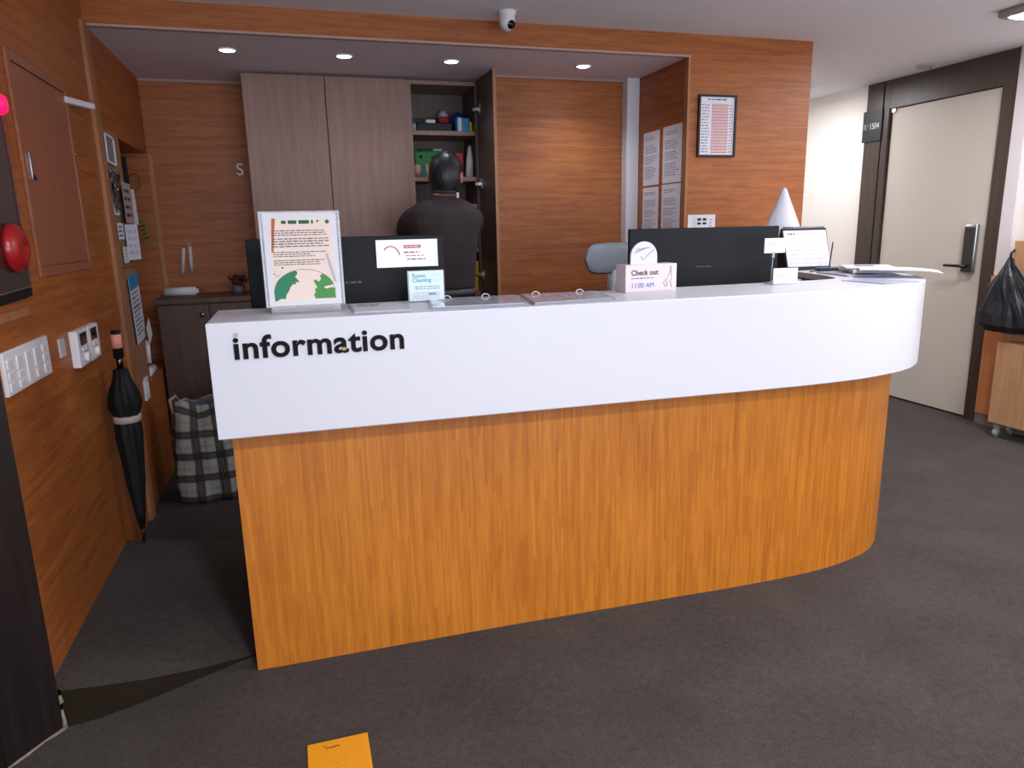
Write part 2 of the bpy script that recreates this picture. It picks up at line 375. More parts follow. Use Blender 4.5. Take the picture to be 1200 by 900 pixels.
# wainscot, white casing right of the door
mb = MB(); mb.box(XD-.03, XD, 3.40, 3.488, .98, ZC-.001, b=.003); struct('trim_7', mb, mat('casing_white', 'd6d0d2', .6))
mb = MB(); mb.box(XD-.05, XD, 2.6, 3.486, .07, .978, b=.003); struct('wall_wainscot', mb, orange_wood)
mb = MB(); mb.box(XD-.045, XD, 2.6, 3.486, 0, .068); struct('baseboard_right', mb, mat('grey_base', '7a7470', .6))

# ------------------------------------------------------------ lights of the room
def ceiling_light(x, y, label, power, size=.30):
    t = thing('ceiling_light', label, 'ceiling light', (x, y, ZC))
    mb = MB(); h = size/2
    P = lambda a, r: [(sx*(a-r)+r*math.cos(q), sy*(a-r)+r*math.sin(q)) for sx, sy, q0 in ((1, 1, 0), (-1, 1, PI/2), (-1, -1, PI), (1, -1, 1.5*PI)) for q in [q0+i*PI/8 for i in range(5)]]
    mb.loft([[(px, py, 0) for px, py in P(h, .03)], [(px, py, -.026) for px, py in P(h, .03)], [(px, py, -.034) for px, py in P(h-.01, .025)], [(px, py, -.034) for px, py in P(h-.03, .02)]])
    mb.obj('housing', mat('fixture_grey', '9a9690', .5), t)
    mb = MB(); mb.loft([[(px, py, -.033) for px, py in P(h-.032, .02)], [(px, py, -.041) for px, py in P(h-.045, .02)]])
    mb.obj('diffuser', mat('diffuser', 'ffffff', .5, emit='fffafa', es=14), t)
    ld = bpy.data.lights.new('ceiling_lamp', 'AREA'); ld.shape = 'SQUARE'; ld.size = size-.08; ld.energy = power; ld.color = (.97, .965, 1)
    lo = bpy.data.objects.new('lamp', ld); C.objects.link(lo); lo.parent = t; lo.location = (0, 0, -.05)
    return t
ceiling_light(3.64, 2.80, 'square ceiling light cut off at the top right corner', HALL_W, .34)
ceiling_light(3.68, 4.92, 'square ceiling light half hidden behind the wooden wall corner', HALL2_W, .34)
ceiling_light(3.61, 6.7, 'square ceiling light far down the hallway', HALL2_W)
ceiling_light(3.61, .87, 'square ceiling light over the lobby, right of the camera', LOBBY_W*.2, .34)
ceiling_light(2.35, 1.55, 'square ceiling light over the right end of the reception counter', LOBBY_W*.25, .34)
ceiling_light(.5, -.15, 'square ceiling light over the lobby in front of the counter', LOBBY_W*.60, .34)
ceiling_light(1.9, -1.4, 'added square ceiling light behind the camera, out of view', LOBBY_W*.45, .34)  # unseen fixture, added for more light in the lobby

def downlight(x, y, label, k=1):
    t = thing('downlight', label, 'downlight', (x, y, ZS), group='recessed downlights in the alcove ceiling')
    mb = MB(); mb.lathe([(.048, 0), (.048, -.003), (.044, -.006), (.038, -.006), (.036, 0)], seg=28); mb.obj('trim_ring', white_pl, t)
    mb = MB(); mb.lathe([(.035, -.001), (.035, -.0045), (.028, -.007), (.001, -.008)], seg=24); mb.obj('lens', mat('led_lens', 'ffffff', .5, emit='e6f0ff', es=22), t)
    ld = bpy.data.lights.new('downlamp', 'SPOT'); ld.energy = DOWN_W*6*k; ld.spot_size = math.radians(130); ld.spot_blend = .8; ld.shadow_soft_size = .03; ld.color = (.88, .93, 1)
    lo = bpy.data.objects.new('lamp', ld); C.objects.link(lo); lo.parent = t; lo.location = (0, 0, -.02)
downlight(-.222, 4.004, 'leftmost of the four round downlights in the alcove ceiling', .25)
downlight(.344, 4.02, 'second round downlight from the left, above the closed closet doors', .4)
downlight(.914, 4.03, 'third round downlight from the left, above the open closet', 1.0)
downlight(1.674, 4.0, 'rightmost of the four round downlights, by the white column', 2.2)

# dome camera
t = thing('security_camera', 'white dome security camera hanging from the ceiling edge', 'camera', (1.07, 3.49, ZC))
mb = MB(); mb.lathe([(.043, 0), (.043, -.012), (.038, -.016), (.038, -.045), (.03, -.05)], seg=28); mb.obj('mount', white_pl, t)
mb = MB(); mb.sphere((0, 0, -.05), .038, seg=24); hd = mb.obj('ball', white_pl, t)
d = Vector((.35, -.8, -.42)).normalized(); mb = MB()
mb.tube([Vector((0, 0, -.05))+d*.026, Vector((0, 0, -.05))+d*.039], [.022, .019], seg=20); mb.obj('lens_window', mat('lens_glass', '0b0b12', .08), hd)
# smoke detector plate
t = thing('smoke_detector', 'small flat white smoke detector on the hallway ceiling', 'detector', (4.15, 4.03, ZC))
mb = MB(); mb.lathe([(.055, 0), (.052, -.012), (.04, -.018), (.001, -.018)], seg=24); mb.obj('detector_body', mat('det', 'b0a8a8', .6), t)
mb = MB(); mb.lathe([(.008, -.016), (.006, -.024), (.001, -.025)], c=(.03, -.02, 0), seg=12); mb.obj('sensor', mat('det2', '8a8080', .6), t)

# ------------------------------------------------------------ reception counter
def smooth_path(pts, n=8):
    out = []; P = [Vector(p) for p in pts]
    for i in range(len(P)-1):
        a, b, c, d = P[max(i-1, 0)], P[i], P[i+1], P[min(i+2, len(P)-1)]
        for k in range(n):
            t = k/n; out.append(.5*((2*b)+(-a+c)*t+(2*a-5*b+4*c-d)*t*t+(-a+3*b-3*c+d)*t**3))
    out.append(P[-1]); return [(v.x, v.y) for v in out]
outer = [(-.24, 2.058), (.6, 2.04), (1.25, 2.02)]+smooth_path([(1.45, 2.012), (1.70, 2.01), (1.90, 2.02), (2.05, 2.045), (2.19, 2.085), (2.31, 2.15), (2.42, 2.245), (2.51, 2.37), (2.57, 2.52), (2.62, 2.75), (2.66, 3.0), (2.70, 3.45)], 6)
def inset(path, d):
    out = []
    for i, p in enumerate(path):
        a = Vector(path[max(i-1, 0)]); b = Vector(path[min(i+1, len(path)-1)]); t = (b-a).normalized(); out.append((p[0]-t.y*d, p[1]+t.x*d))
    return out
inner = [(2.34, 3.45), (2.315, 2.95), (2.24, 2.62), (2.18, 2.47), (2.13, 2.425), (2.04, 2.405), (-.24, 2.405)]
ct = thing('reception_counter', 'white and wood reception counter with rounded right end', 'counter', (-.2, 2.2, 0))
OFF = Vector((-.2, 2.2, 0)); TR = Matrix.Translation(-OFF)
ZT, ZB = 1.114, .785
def uvwall(mb, path, z0, z1, mt):
    """vertical sheet along path with uv in metres"""
    uvl = mb.bm.loops.layers.uv.verify(); s = 0; k = mb.mi(mt)
    vs = [(mb.bm.verts.new(mb.M @ Vector((x, y, z0))), mb.bm.verts.new(mb.M @ Vector((x, y, z1)))) for x, y in path]
    for i in range(len(path)-1):
        ln = (Vector(path[i+1])-Vector(path[i])).length
        f = mb.bm.faces.new([vs[i][0], vs[i+1][0], vs[i+1][1], vs[i][1]]); f.material_index = k; f.smooth = True
        for lp, uv in zip(f.loops, ((s, z0), (s+ln, z0), (s+ln, z1), (s, z1))): lp[uvl].uv = uv
        s += ln
def miter(path, d):
    out = []
    for i, p in enumerate(path):
        p = Vector(p)
        t1 = (p-Vector(path[i-1])).normalized() if i else None
        t2 = (Vector(path[i+1])-p).normalized() if i < len(path)-1 else None
        t1 = t1 or t2; t2 = t2 or t1
        n1 = Vector((-t1.y, t1.x)); n2 = Vector((-t2.y, t2.x)); n = (n1+n2).normalized(); q = p+n*(d/max(.3, n.dot(n1))); out.append((q.x, q.y))
    return out
full = [(-.24, 2.405)]+outer
mb = MB(); mb.M = TR
rg = [[(x, y, z) for x, y in miter(full, d)] for d, z in ((.02, ZB+.03), (.02, ZB), (.003, ZB), (0, ZB+.003), (0, ZT-.004), (.0012, ZT-.0012), (.004, ZT))]
k0 = mb.mi(solid_white); V = [[mb.bm.verts.new(TR @ Vector(v)) for v in r_] for r_ in rg]; VW = [[mb.bm.verts.new(TR @ Vector(v)) for v in rg[j]] for j in (3, 4)]
for j in range(len(V)-1):
    if j == 3:
        for i in range(len(V[j])-1):
            f = mb.bm.faces.new([VW[0][i], VW[0][i+1], VW[1][i+1], VW[1][i]] if i else [V[3][0], V[3][1], V[4][1], V[4][0]]); f.smooth = i > 0
        continue
    for i in range(len(V[j])-1):
        f = mb.bm.faces.new([V[j][i], V[j][i+1], V[j+1][i+1], V[j+1][i]]); f.smooth = (j == 3 and i > 2)
inn = [p for p in inner[:-1]]+[(-.236, 2.405)]
it_ = [mb.bm.verts.new(TR @ Vector((x, y, ZT))) for x, y in inn[:-1]]
ib = [mb.bm.verts.new(TR @ Vector((x, y, ZT-.022))) for x, y in inn[:-1]]
mb.bm.faces.new(V[-1]+it_)
for i in range(len(it_)-1): mb.bm.faces.new([it_[i], it_[i+1], ib[i+1], ib[i]])
e0, e1 = V[-1][0], V[-1][-1]
v0 = mb.bm.verts.new(TR @ Vector((-.236, 2.405, ZT-.022))); v1 = mb.bm.verts.new(TR @ Vector((outer[-1][0]-.004, 3.45, ZT-.022)))
mb.bm.faces.new([it_[-1], e0, v0, ib[-1]]); mb.bm.faces.new([e1, it_[0], ib[0], v1])
lower = [mb.bm.verts.new(TR @ Vector((x, y, ZT-.022))) for x, y in miter(full, .02)]
mb.bm.faces.new([v0]+list(reversed(ib))+[v1]+list(reversed(lower)))
for i in range(len(lower)-1): mb.bm.faces.new([V[0][i+1], V[0][i], lower[i], lower[i+1]])
mb.prism(inset(outer, .015)[2:-1]+list(reversed(inset(outer, .16)[2:-1])), ZB+.001, ZB+.02); mb.box(-.22, 1.25, 2.075, 2.2, ZB+.001, ZB+.02)
sh = mb.obj('counter_shell', solid_white, ct)
mb = MB(); mb.M = TR
wo = inset(outer, .09); wo = [p for p in wo if p[0] > -.2]; wo = [(-.213, 2.142)]+wo
wi = inset(wo, .03)
uvwall(mb, wo, 0, ZB+.001, bamboo_front)
uvwall(mb, list(reversed(wi)), 0, ZB+.001, bamboo_front)
uvwall(mb, [(-.213, 2.40), (-.213, 2.142)], 0, ZB+.001, bamboo_front)
uvwall(mb, [(-.19, 2.142), (-.19, 2.40)], 0, ZB+.001, bamboo_front)
uvwall(mb, [(-.19, 2.40), (-.213, 2.40)], 0, ZB+.001, bamboo_front)
uvwall(mb, [wo[-1], wi[-1]], 0, ZB+.001, bamboo_front)
mb.obj('wood_base', None, ct)
mb = MB(); mb.M = TR
ie = inner[:5]; mb.prism(ie+list(reversed(inset(ie, -.02))), ZT-.07, ZT-.022)
mb.obj('edge_band', mat('brown_edge', '6b4238', .5), ct)
mb = MB(); mb.M = TR; mb.box(-.19, 2.15, 2.30, 2.95, .715, .74, b=.004); mb.box(-.19, -.16, 2.40, 2.95, 0, .715); mb.box(1.0, 1.03, 2.42, 2.9, 0, .715)
mb.obj('work_surface', closet_wood, ct)
mb = MB(); mb.M = TR
A = math.atan2(-.021, 1.0)
FM = frame((-.178, 2.0545, 1.013), (math.cos(-.0213), math.sin(-.0213), 0), (0, 0, 1), (0, -1, 0))
blk = mat('letter_black', '08080a', .6, spec=.2)
mb.text('information', .088, 0, 0, .0015, blk, depth=.003, offset=.0021, M=FM, xs=1.07, space=1.06)
lt = mb.obj('lettering', None, ct)
# the worn dot of the first i is bare and silvery
mb = MB(); mb.M = TR @ FM; mb.box(.0075, .0185, .0625, .0715, .003, .0042, mat('worn_dot', 'b0b0b0', .5)); mb.obj('worn_mark', None, lt)
mb = MB(); mb.M = TR @ FM; mb.box(.292, .303, .005, .014, .003, .0042, mat('worn_spot', 'b89468', .6)); mb.obj('worn_mark', None, lt)

# ------------------------------------------------------------ monitors
def monitor(label, x0, x1, yl, yr, ztop, zbot):
    wd = math.hypot(x1-x0, yr-yl); a = math.atan2(yr-yl, x1-x0); cx, cy = (x0+x1)/2, (yl+yr)/2
    t = thing('computer_monitor', label, 'monitor', (cx, cy, .74), a)
    mb = MB(); mb.box(-wd/2, wd/2, 0, .022, zbot-.74, ztop-.74, b=.004); cs = mb.obj('rear_shell', mon_black, t)
    mb = MB(); mb.box(-wd/2+.008, wd/2-.008, .022, .026, zbot-.73, ztop-.748); mb.obj('screen', screen_black, t)
    mb = MB(); mb.M = frame((0, -.001, (ztop+zbot)/2-.74+.03), (1, 0, 0), (0, 0, 1), (0, -1, 0)); mb.dashes(-.035, .035, 0, .014, 1, 0, mat('faint_logo', '3a3d42', .4), ragged=0); mb.obj('logo', None, cs)
    mb = MB(); mb.tube([(0, .01, .30), (0, .03, .0)], .018); mb.box(-.12, .12, -.06, .16, 0, .012, b=.004); mb.obj('stand', black_pl, t)
    return t
monitor('black computer monitor seen from behind, on the left with a notice stuck on', -.143, .513, 2.50, 2.50, 1.331, .95)
monitor('black computer monitor seen from behind, on the right behind the check out box', 1.285, 1.90, 2.60, 2.487, 1.333, .95)

# ------------------------------------------------------------ things on the counter
clear = mat('acrylic', 'f4f6fa', .05, alpha=.22, coat=.5)
holo = mat('clear_edge', 'c8ccd8', .1, alpha=.7)
t = thing('sign_holder', 'tall clear acrylic holder with a green globe notice, left end of counter', 'sign holder', (.029, 2.215, ZT), 0)
mb = MB(); mb.box(-.115, .115, .0, .003, .018, .297, b=.001); mb.box(-.1, .1, -.045, .055, 0, .004, b=.001); mb.box(-.1, .1, 0, .004, 0, .02); mb.obj('clear_stand', clear, t)
for s_ in (-1, 1):
    mb = MB(); mb.box(s_*.111-.002, s_*.111+.002, -.002, .006, .02, .296); mb.obj('clear_edge', holo, t)
mb = MB(); mb.M = frame((-.104, -.001, .022), (1, 0, 0), (0, 0, 1), (0, -1, 0))
W_, H_ = .208, .270
mb.box(0, W_, 0, H_, 0, .0008, paper_w)
peach = mat('peach_print', 'ead6cc', .7); gr1 = mat('green_print', '2f7d5c', .7); gr2 = mat('green_print2', '4a8f4c', .7); dgr = mat('dark_green_print', '2a5a3c', .7)
mb.box(.015, .193, .012, .252, .0009, .0010, peach)
mb.dashes(.052, .142, .236, .250, 1, .0013, dgr, ragged=0, th=.75)
mb._add([(.018, .158, .0013), (.024, .158, .0013), (.036, .254, .0013), (.026, .254, .0013)], [(0, 1, 2, 3)], mat('pencil_print', 'b0693c', .7))
mb.dashes(.022, .182, .203, .222, 3, .0014, ink, ragged=.1)
mb.dashes(.022, .184, .170, .199, 4, .0014, ink, ragged=.15)
mb.dashes(.022, .184, .142, .160, 3, .0014, ink, ragged=.4)
mb.dashes(.022, .184, .118, .136, 3, .0014, ink, ragged=.3)
cx, cy, R = .104, -.012, .118
th0 = [math.radians(a) for a in range(38, 143, 5)]
arc = [(cx+R*.80*math.cos(a), .012+(R*.80)*math.sin(a)*0.0+(.098)*math.sin(max(0, min(PI, (a-math.radians(38))/(math.radians(104))*PI)))**.8, .0015) for a in th0]
arc = [(.015+.178*i/20, .012+.026+.068*math.sqrt(max(0, 1-((i-10)/10.0)**2)), .0015) for i in range(21)]
mb.tube([(x, y, .0012) for x, y, z in arc], .0006, dgr, seg=4)
def yarc(x): return .012+.026+.068*math.sqrt(max(0, 1-((x-.104)/.089)**2))
L1 = [(.016, .014), (.024, .016), (.034, .022), (.046, .020), (.05, .034), (.058, .044), (.063, .056), (.072, .064), (.080, .062), (.078, .070), (.090, .068), (.084, .078), (.078, .084), (.086, .096)]+[(x, yarc(x)-.001) for x in (.082, .074, .066, .056, .046, .036, .028, .02, .016)]
L2 = [(.192, .018), (.132, .018), (.128, .030), (.134, .036), (.132, .046), (.140, .052), (.134, .062), (.130, .072), (.138, .074), (.144, .068), (.152, .074), (.150, .086)]+[(x, yarc(x)-.001) for x in (.158, .166, .174, .182, .188)]+[(.178, .056), (.164, .054), (.158, .050), (.166, .046), (.180, .050), (.190, .048)]
for poly, g in ((L1, gr1), (L2, gr2)):
    bv_, fc_ = mb._add([(x, y, .0016) for x, y in poly], [tuple(range(len(poly)))], g)
for q in range(6):
    a = q*1.05; mb._add([(.028+.008*math.cos(a), .098+.008*math.sin(a), .0018), (.031+.006*math.cos(a+.5), .098+.009*math.sin(a+.5), .0018), (.028+.011*math.cos(a+.3), .098+.011*math.sin(a+.3), .0018)], [(0, 1, 2)], gr1)
mb.lathe([(.003, .0012), (.003, .0018)], c=(.045, .112, 0), mt=gr1, seg=8); mb.lathe([(.0035, .0012), (.0035, .0018)], c=(.155, .245, 0), mt=gr1, seg=8); mb.lathe([(.006, .0012), (.006, .0018)], c=(.182, .243, 0), mt=gr1, seg=8)
mb._add([(.170, .150, .0019), (.178, .150, .0019), (.198, .066, .0019), (.190, .066, .0019)], [(3, 2, 1, 0)], mat('brush_print', 'b4b6c0', .7))
mb.obj('printed_notice', None, t)

# brochure lying left of the clipboards
t = thing('brochure', 'flat folded brochure with reddish print, right of the tall acrylic holder', 'brochure', (.245, 2.235, ZT), .0)
mb = MB(); mb.box(-.085, .085, -.12, .12, 0, .003, mat('film', 'ccd0e0', .3), b=.001); mb.box(-.078, .078, -.11, .11, .0031, .0033, paper_w); mb.dashes(-.06, .03, .02, .1, 3, .0036, mat('rust_ink', '8a5a5c', .8)); mb.obj('brochure_sheet', None, t)
# room cleaning card
t = thing('acrylic_card', 'small clear stand with a blue Room Cleaning card in front of left monitor', 'sign', (.418, 2.345, ZT), 0)
mb = MB(); mb.box(-.062, .062, 0, .003, .0, .104, b=.001); mb.box(-.06, .06, -.03, .03, 0, .003); mb.obj('clear_stand', clear, t)
mb = MB(); mb.M = frame((-.058, -.001, .004), (1, 0, 0), (0, 0, 1), (0, -1, 0))
mb.box(0, .116, 0, .098, 0, .0008, mat('pale_blue_card', 'd8eef4', .6)); teal = mat('teal_ink', '4aa0b4', .7)
mb.text('Room', .018, .012, .077, .0012, teal, offset=.0002); mb.text('Cleaning', .018, .012, .062, .0012, teal, offset=.0002)
mb.dashes(.02, .108, .036, .05, 2, .0012, mat('violet_ink', '8a84b8', .7), ragged=.1); mb.dashes(.012, .108, .006, .03, 4, .0012, mat('pink_ink', 'd0bcd0', .7), ragged=.05)
mb.box(.064, .09, .018, .026, .001, .0012, mat('cyan_ink', '8ad4e4', .7)); mb.tube([(.095+.012*math.cos(a*PI/6), .074+.012*math.sin(a*PI/6), .0012) for a in range(13)], .0005, mat('cyan_ink', '8ad4e4', .7), seg=4)
mb.obj('card', None, t)
# notice on the monitor
t = thing('taped_notice', 'glossy white notice with red print taped on left monitor back', 'notice', M=on_back(.277, 1.223, 2.498))
mb = MB(); mb.box(0, .214, 0, .094, 0, .0012, mat('glossy_paper', 'e2e4f0', .12, coat=.6)); rd = mat('red_print', 'd4606c', .4)
mb.tube([(.050+.03*math.cos(a), .036+.036*math.sin(a), .0012) for a in [math.radians(q) for q in range(10, 150, 10)]], .0022, rd, seg=5)
mb.box(.095, .155, .064, .076, .0013, .0016, rd); mb.dashes(.1, .15, .066, .074, 1, .002, paper_w, ragged=0)
mb.dashes(.095, .15, .046, .055, 1, .0016, ink_d, ragged=0); mb.dashes(.1, .165, .034, .043, 1, .0016, rd, ragged=0); mb.dashes(.105, .17, .022, .031, 1, .0016, ink_d, ragged=0)
mb.obj('notice_sheet', None, t)
# two ring-bound laminated menus
def menu(label, poly, rings, seed):
    random.seed(seed)
    cx = sum(p[0] for p in poly)/4; cy = sum(p[1] for p in poly)/4
    t = thing('laminated_guide', label, 'laminated sheets', (cx, cy, ZT), group=None)
    L_ = [(x-cx, y-cy) for x, y in poly]
    mb = MB(); mb.prism(L_, 0, .006, mat('laminate_edge', '8a90a0', .2)); q = [(x*.96, y*.93) for x, y in L_]; mb.prism(q, .006, .0068, mat('laminate_top', 'e6e8f4', .12, coat=.6))
    for i in range(3):
        a = i/3+.02; b_ = a+.29
        x0 = q[3][0]+(q[2][0]-q[3][0])*a; x1 = q[3][0]+(q[2][0]-q[3][0])*b_
        mb.dashes(x0+.005, x1-.005, -.10, .10, 9, .0071, mat('blue_grey_ink', 'a4a8c0', .6), ragged=.4)
    mb.obj('laminated_pages', None, t)
    for rx in rings:
        mb = MB(); pts = [(rx-cx+.014*math.cos(a), q[2][1]-.012+.004*math.sin(a), .005+.011*math.sin(a)) for a in [2*PI*k/16 for k in range(17)]]
        pts = [(x, y, max(z, .004)) for x, y, z in pts]; mb.tube(pts, .0016, seg=6, cap=False); mb.obj('binder_ring', white_pl, t)
menu('left of the two flat ring-bound laminated guides on the counter', [(.386, 2.10), (.683, 2.08), (.738, 2.37), (.43, 2.385)], (.487, .622), 11)
menu('right of the two flat ring-bound laminated guides on the counter', [(.70, 2.06), (.985, 2.085), (1.04, 2.36), (.755, 2.38)], (.80, .965), 12)
random.seed(4)
# check out box with rounded plate
t = thing('checkout_box', 'pale pink Check out 11:00 AM box with a rounded white plate', 'sign', (1.222, 2.325, ZT), .06)
mb = MB(); pk = mat('pink_box', 'e0cfd4', .6); mb.box(-.105, .105, -.03, .04, 0, .097, pk, b=.002)
mb.M = frame((-.105, -.0305, 0), (1, 0, 0), (0, 0, 1), (0, -1, 0)); bl = mat('blue_ink', '6f8fc8', .7)
mb.text('Check out', .026, .022, .060, .0006, ink_d, offset=.0003); mb.dashes(.022, .115, .045, .053, 1, .0006, ink, ragged=.1); mb.text('11:00 AM', .024, .022, .016, .0006, bl)
mb.tube([(.185, .078, .0006), (.179, .083, .0006), (.183, .088, .0006), (.189, .085, .0006), (.185, .078, .0006), (.178, .06, .0006), (.17, .045, .0006), (.162, .04, .0006), (.155, .03, .0006), (.162, .015, .0006), (.172, .02, .0006), (.165, .04, .0006)], .0007, ink, seg=4)
mb.tube([(.185, .075, .0006), (.19, .045, .0006), (.182, .035, .0006), (.19, .012, .0006)], .0007, ink, seg=4)
mb.obj('box', None, t)
mb = MB(); ar = [(-.075, .09), (.033, .09)]+[(-.021+.054*math.cos(a), .125+.052*math.sin(a)) for a in [PI*k/16 for k in range(17)]]
mb.prism(ar, -.012, -.006, solid_white, axis='y')
mb.M = frame((0, -.0125, 0), (1, 0, 0), (0, 0, 1), (0, -1, 0))
for i in range(7): mb.tube([(-.06+.007*i, .135+.003*i, .0004), (-.045+.008*i, .15+.001*i, .0004), (-.05+.009*i, .155, .0004)], .0006, ink, seg=4)
mb.tube([(-.035, .126, .0004), (-.025, .112, .0004), (-.002, .132, .0004), (.02, .148, .0004)], .0008, ink, seg=4)
mb.obj('rounded_plate', None, t)
# clip stand with a card, small card in a block
t = thing('card_clip', 'clear clip stand holding a small white card above the counter', 'card holder', (1.765, 2.345, ZT), -.1)
mb = MB(); mb.lathe([(.022, 0), (.022, .006), (.006, .008), (.001, .008)], seg=16); mb.tube([(0, 0, .008), (.004, 0, .10)], .0016, seg=6); mb.tube([(.004, 0, .10), (.006, 0, .125)], [.006, .004], seg=8); mb.obj('clip_rod', holo, t)
mb = MB(); mb.box(-.035, .052, -.002, .0, .118, .174, paper_w); mb.M = frame((-.035, -.0025, .118), (1, 0, 0), (0, 0, 1), (0, -1, 0)); mb.dashes(.01, .06, .025, .045, 3, .0003, mat('pale_ink', 'b8b8c4', .8)); mb.obj('card', None, t)
t = thing('card_block', 'small white card in a low clear block by the clip stand', 'card holder', (1.795, 2.30, ZT), -.05)
mb = MB(); mb.box(-.055, .065, -.012, .012, 0, .018, b=.002); mb.obj('clear_block', clear, t)
mb = MB(); mb.box(-.053, .052, -.003, 0, .003, .062, paper_w); mb.M = frame((-.053, -.0035, .003), (1, 0, 0), (0, 0, 1), (0, -1, 0)); mb.dashes(.01, .09, .02, .045, 3, .0003, mat('pale_ink', 'b8b8c4', .8)); mb.obj('card', None, t)

# loose papers on the rounded right end
def sheet_pile(name, label, x, y, z, rz, wd, hd, hh, mt, curl=0, extra=None, cat='paper'):
    t = thing(name, label, cat, (x, y, z), rz)
    mb = MB(); nx, ny = 12, 10; vs = []
    for k in (0, 1):
        for j in range(ny+1):
            for i in range(nx+1):
                u, v = i/nx, j/ny; vs.append(((u-.5)*wd, (v-.5)*hd, k*hh+.0008+curl*max(0, (u-.55)/.45)**2+.0008*math.sin(9*u+4*v)))
    fs = []; n = (nx+1)*(ny+1)
    for j in range(ny):
        for i in range(nx):
            a = j*(nx+1)+i; fs.append((a+n, a+1+n, a+nx+2+n, a+nx+1+n)); fs.append((a, a+nx+1, a+nx+2, a+1))
    for i in range(nx): a = i; fs.append((a, a+1, a+1+n, a+n)); a = ny*(nx+1)+i; fs.append((a+1, a, a+n, a+1+n))
    for j in range(ny): a = j*(nx+1); fs.append((a+nx+1, a, a+n, a+nx+1+n)); a = j*(nx+1)+nx; fs.append((a, a+nx+1, a+nx+1+n, a+n))
    mb._add(vs, fs, mt, False)
    if extra: extra(mb)
    mb.obj('sheets', None, t); return t
bluep = mat('paper_bluewhite', 'dde2f2', .6)
sheet_pile('paper_pile', 'low pile of grey-edged papers at the left of the loose paper heap', 2.37, 2.58, ZT, -.2, .20, .26, .006, mat('paper_grey', 'b6b8c8', .5), extra=lambda mb: mb.dashes(-.08, .08, -.1, .1, 6, .0095, ink))
sheet_pile('paper_stack', 'thick stack of white papers on the rounded counter end', 2.478, 2.60, ZT+.009, -.5, .21, .297, .012, paper_w)
sheet_pile('magazine', 'magazine with a tan border and dark picture on top of the paper stack', 2.485, 2.62, ZT+.0245, -.62, .21, .28, .003, mat('mag_tan', 'd8bfa4', .5), extra=lambda mb: (mb.box(-.10, .10, -.13, .13, .0048, .0052, paper_w), mb.box(-.05, .03, 0, .07, .0053, .0056, ink)), cat='magazine')
sheet_pile('loose_sheet', 'pale blue sheet of paper sticking out past the counter edge', 2.40, 2.36, ZT+.033, -.72, .30, .21, .0006, bluep, curl=-.012)
sheet_pile('grey_leaflet', 'translucent grey leaflet lying flat at the front of the paper heap', 2.17, 2.22, ZT, .05, .18, .21, .002, mat('grey_leaf', 'a8b0c8', .3))

# desk calendar
t = thing('desk_calendar', 'white desk calendar with a black foot beside the right monitor', 'calendar', (2.415, 2.98, ZT), -.10)
mb = MB(); mb.prism([(-.07, 0), (.07, 0), (.005, .20), (-.005, .20)], -.12, .12, mat('cal_black', '17181a', .5), axis='x'); mb.obj('easel', None, t)
mb = MB(); mb.M = frame((-.115, -.0675, .018), (1, 0, 0), Vector((0, .0655, .185)).normalized(), Vector((0, -.185, .0655)).normalized())
mb.box(0, .23, 0, .182, .001, .003, paper_w); mb.box(.07, .205, .155, .172, .0032, .0035, mat('cal_pink', 'e8ccd0', .7)); mb.dashes(.02, .06, .158, .17, 1, .0035, ink_d, ragged=0)
for i in range(6): mb.dashes(.015, .22, .012+.022*i, .020+.022*i, 1, .0035, mat('cal_ink', 'c4c4cc', .8), fill=.3, ragged=.05)
mb.obj('page', None, t)
mb = MB(); mb.tube([(-.11, 0, .203), (.11, 0, .203)], .006, seg=8); mb.obj('binding', mat('cal_bind', '8a8a90', .4, metal=.6), t)
# flat blue-black router with an antenna
t = thing('router', 'flat dark blue router with one thin antenna on the counter', 'router', (2.455, 2.80, ZT), -.42)
mb = MB(); mb.box(-.075, .075, -.035, .035, .0, .018, b=.005); mb.obj('router_case', mat('navy', '1c2c44', .35), t)
mb = MB(); mb.tube([(-.01, .035, .015), (-.0, .037, .135)], .003, seg=8); mb.obj('antenna', black_pl, t)
mb = MB(); mb.tube([(-.074, 0, .01), (-.09, -.03, .006), (-.11, -.06, .004), (-.13, -.08, .004)], .0025, seg=6); mb.obj('cable', black_pl, t)
# white cone
mb = MB(); mb.lathe([(.17, 0), (.168, .004), (.012, .398), (.006, .404), (.0005, .405)], seg=40)
tag(mb.obj('paper_cone', mat('cone_white', 'dcdcea', .3, coat=.3)), 'tall glossy white cone standing behind the right monitor and calendar', 'cone').location = (2.46, 3.20, ZT)

# ------------------------------------------------------------ office chair
t = thing('office_chair', 'office chair with grey backrest behind the counter', 'chair', (1.595, 3.2, 0), .12)
gp = mat('grey_backrest', '7f8894', .45)
mb = MB(); rings = []
for i in range(17):
    u = i/16*2-1; x = u*.2; hh = .078*(1-abs(u)**5)**.5 if abs(u) < 1 else .004; hh = max(hh, .006); zc = 1.185+.0*u; y = .16-.05*u*u
    rings.append([(x, y+.014*math.cos(a), zc+hh*math.sin(a)*1.0) for a in [2*PI*k/12 for k in range(12)]])
mb.loft(rings); mb.obj('backrest', gp, t)
mb = MB(); mb.tube([(0, .17, 1.13), (0, .2, .95), (0, .18, .6), (0, .05, .44)], [.022, .024, .024, .022]); mb.obj('back_stem', mat('grey_pl', 'a0a4ac', .5), t)
mb = MB(); mb.box(-.24, .24, -.24, .22, .44, .51, b=.03, seg=3); mb.obj('seat', mat('seat_black', '18181b', .9), t)
for s in (-1, 1):
    mb = MB(); mb.box(s*.27-.03, s*.27+.03, -.16, .10, .66, .69, b=.012, seg=3); mb.tube([(s*.27, 0, .665), (s*.27, 0, .47), (s*.2, 0, .46)], .014); mb.obj('armrest', black_pl, t)
mb = MB(); mb.tube([(0, 0, .45), (0, 0, .10)], .025)
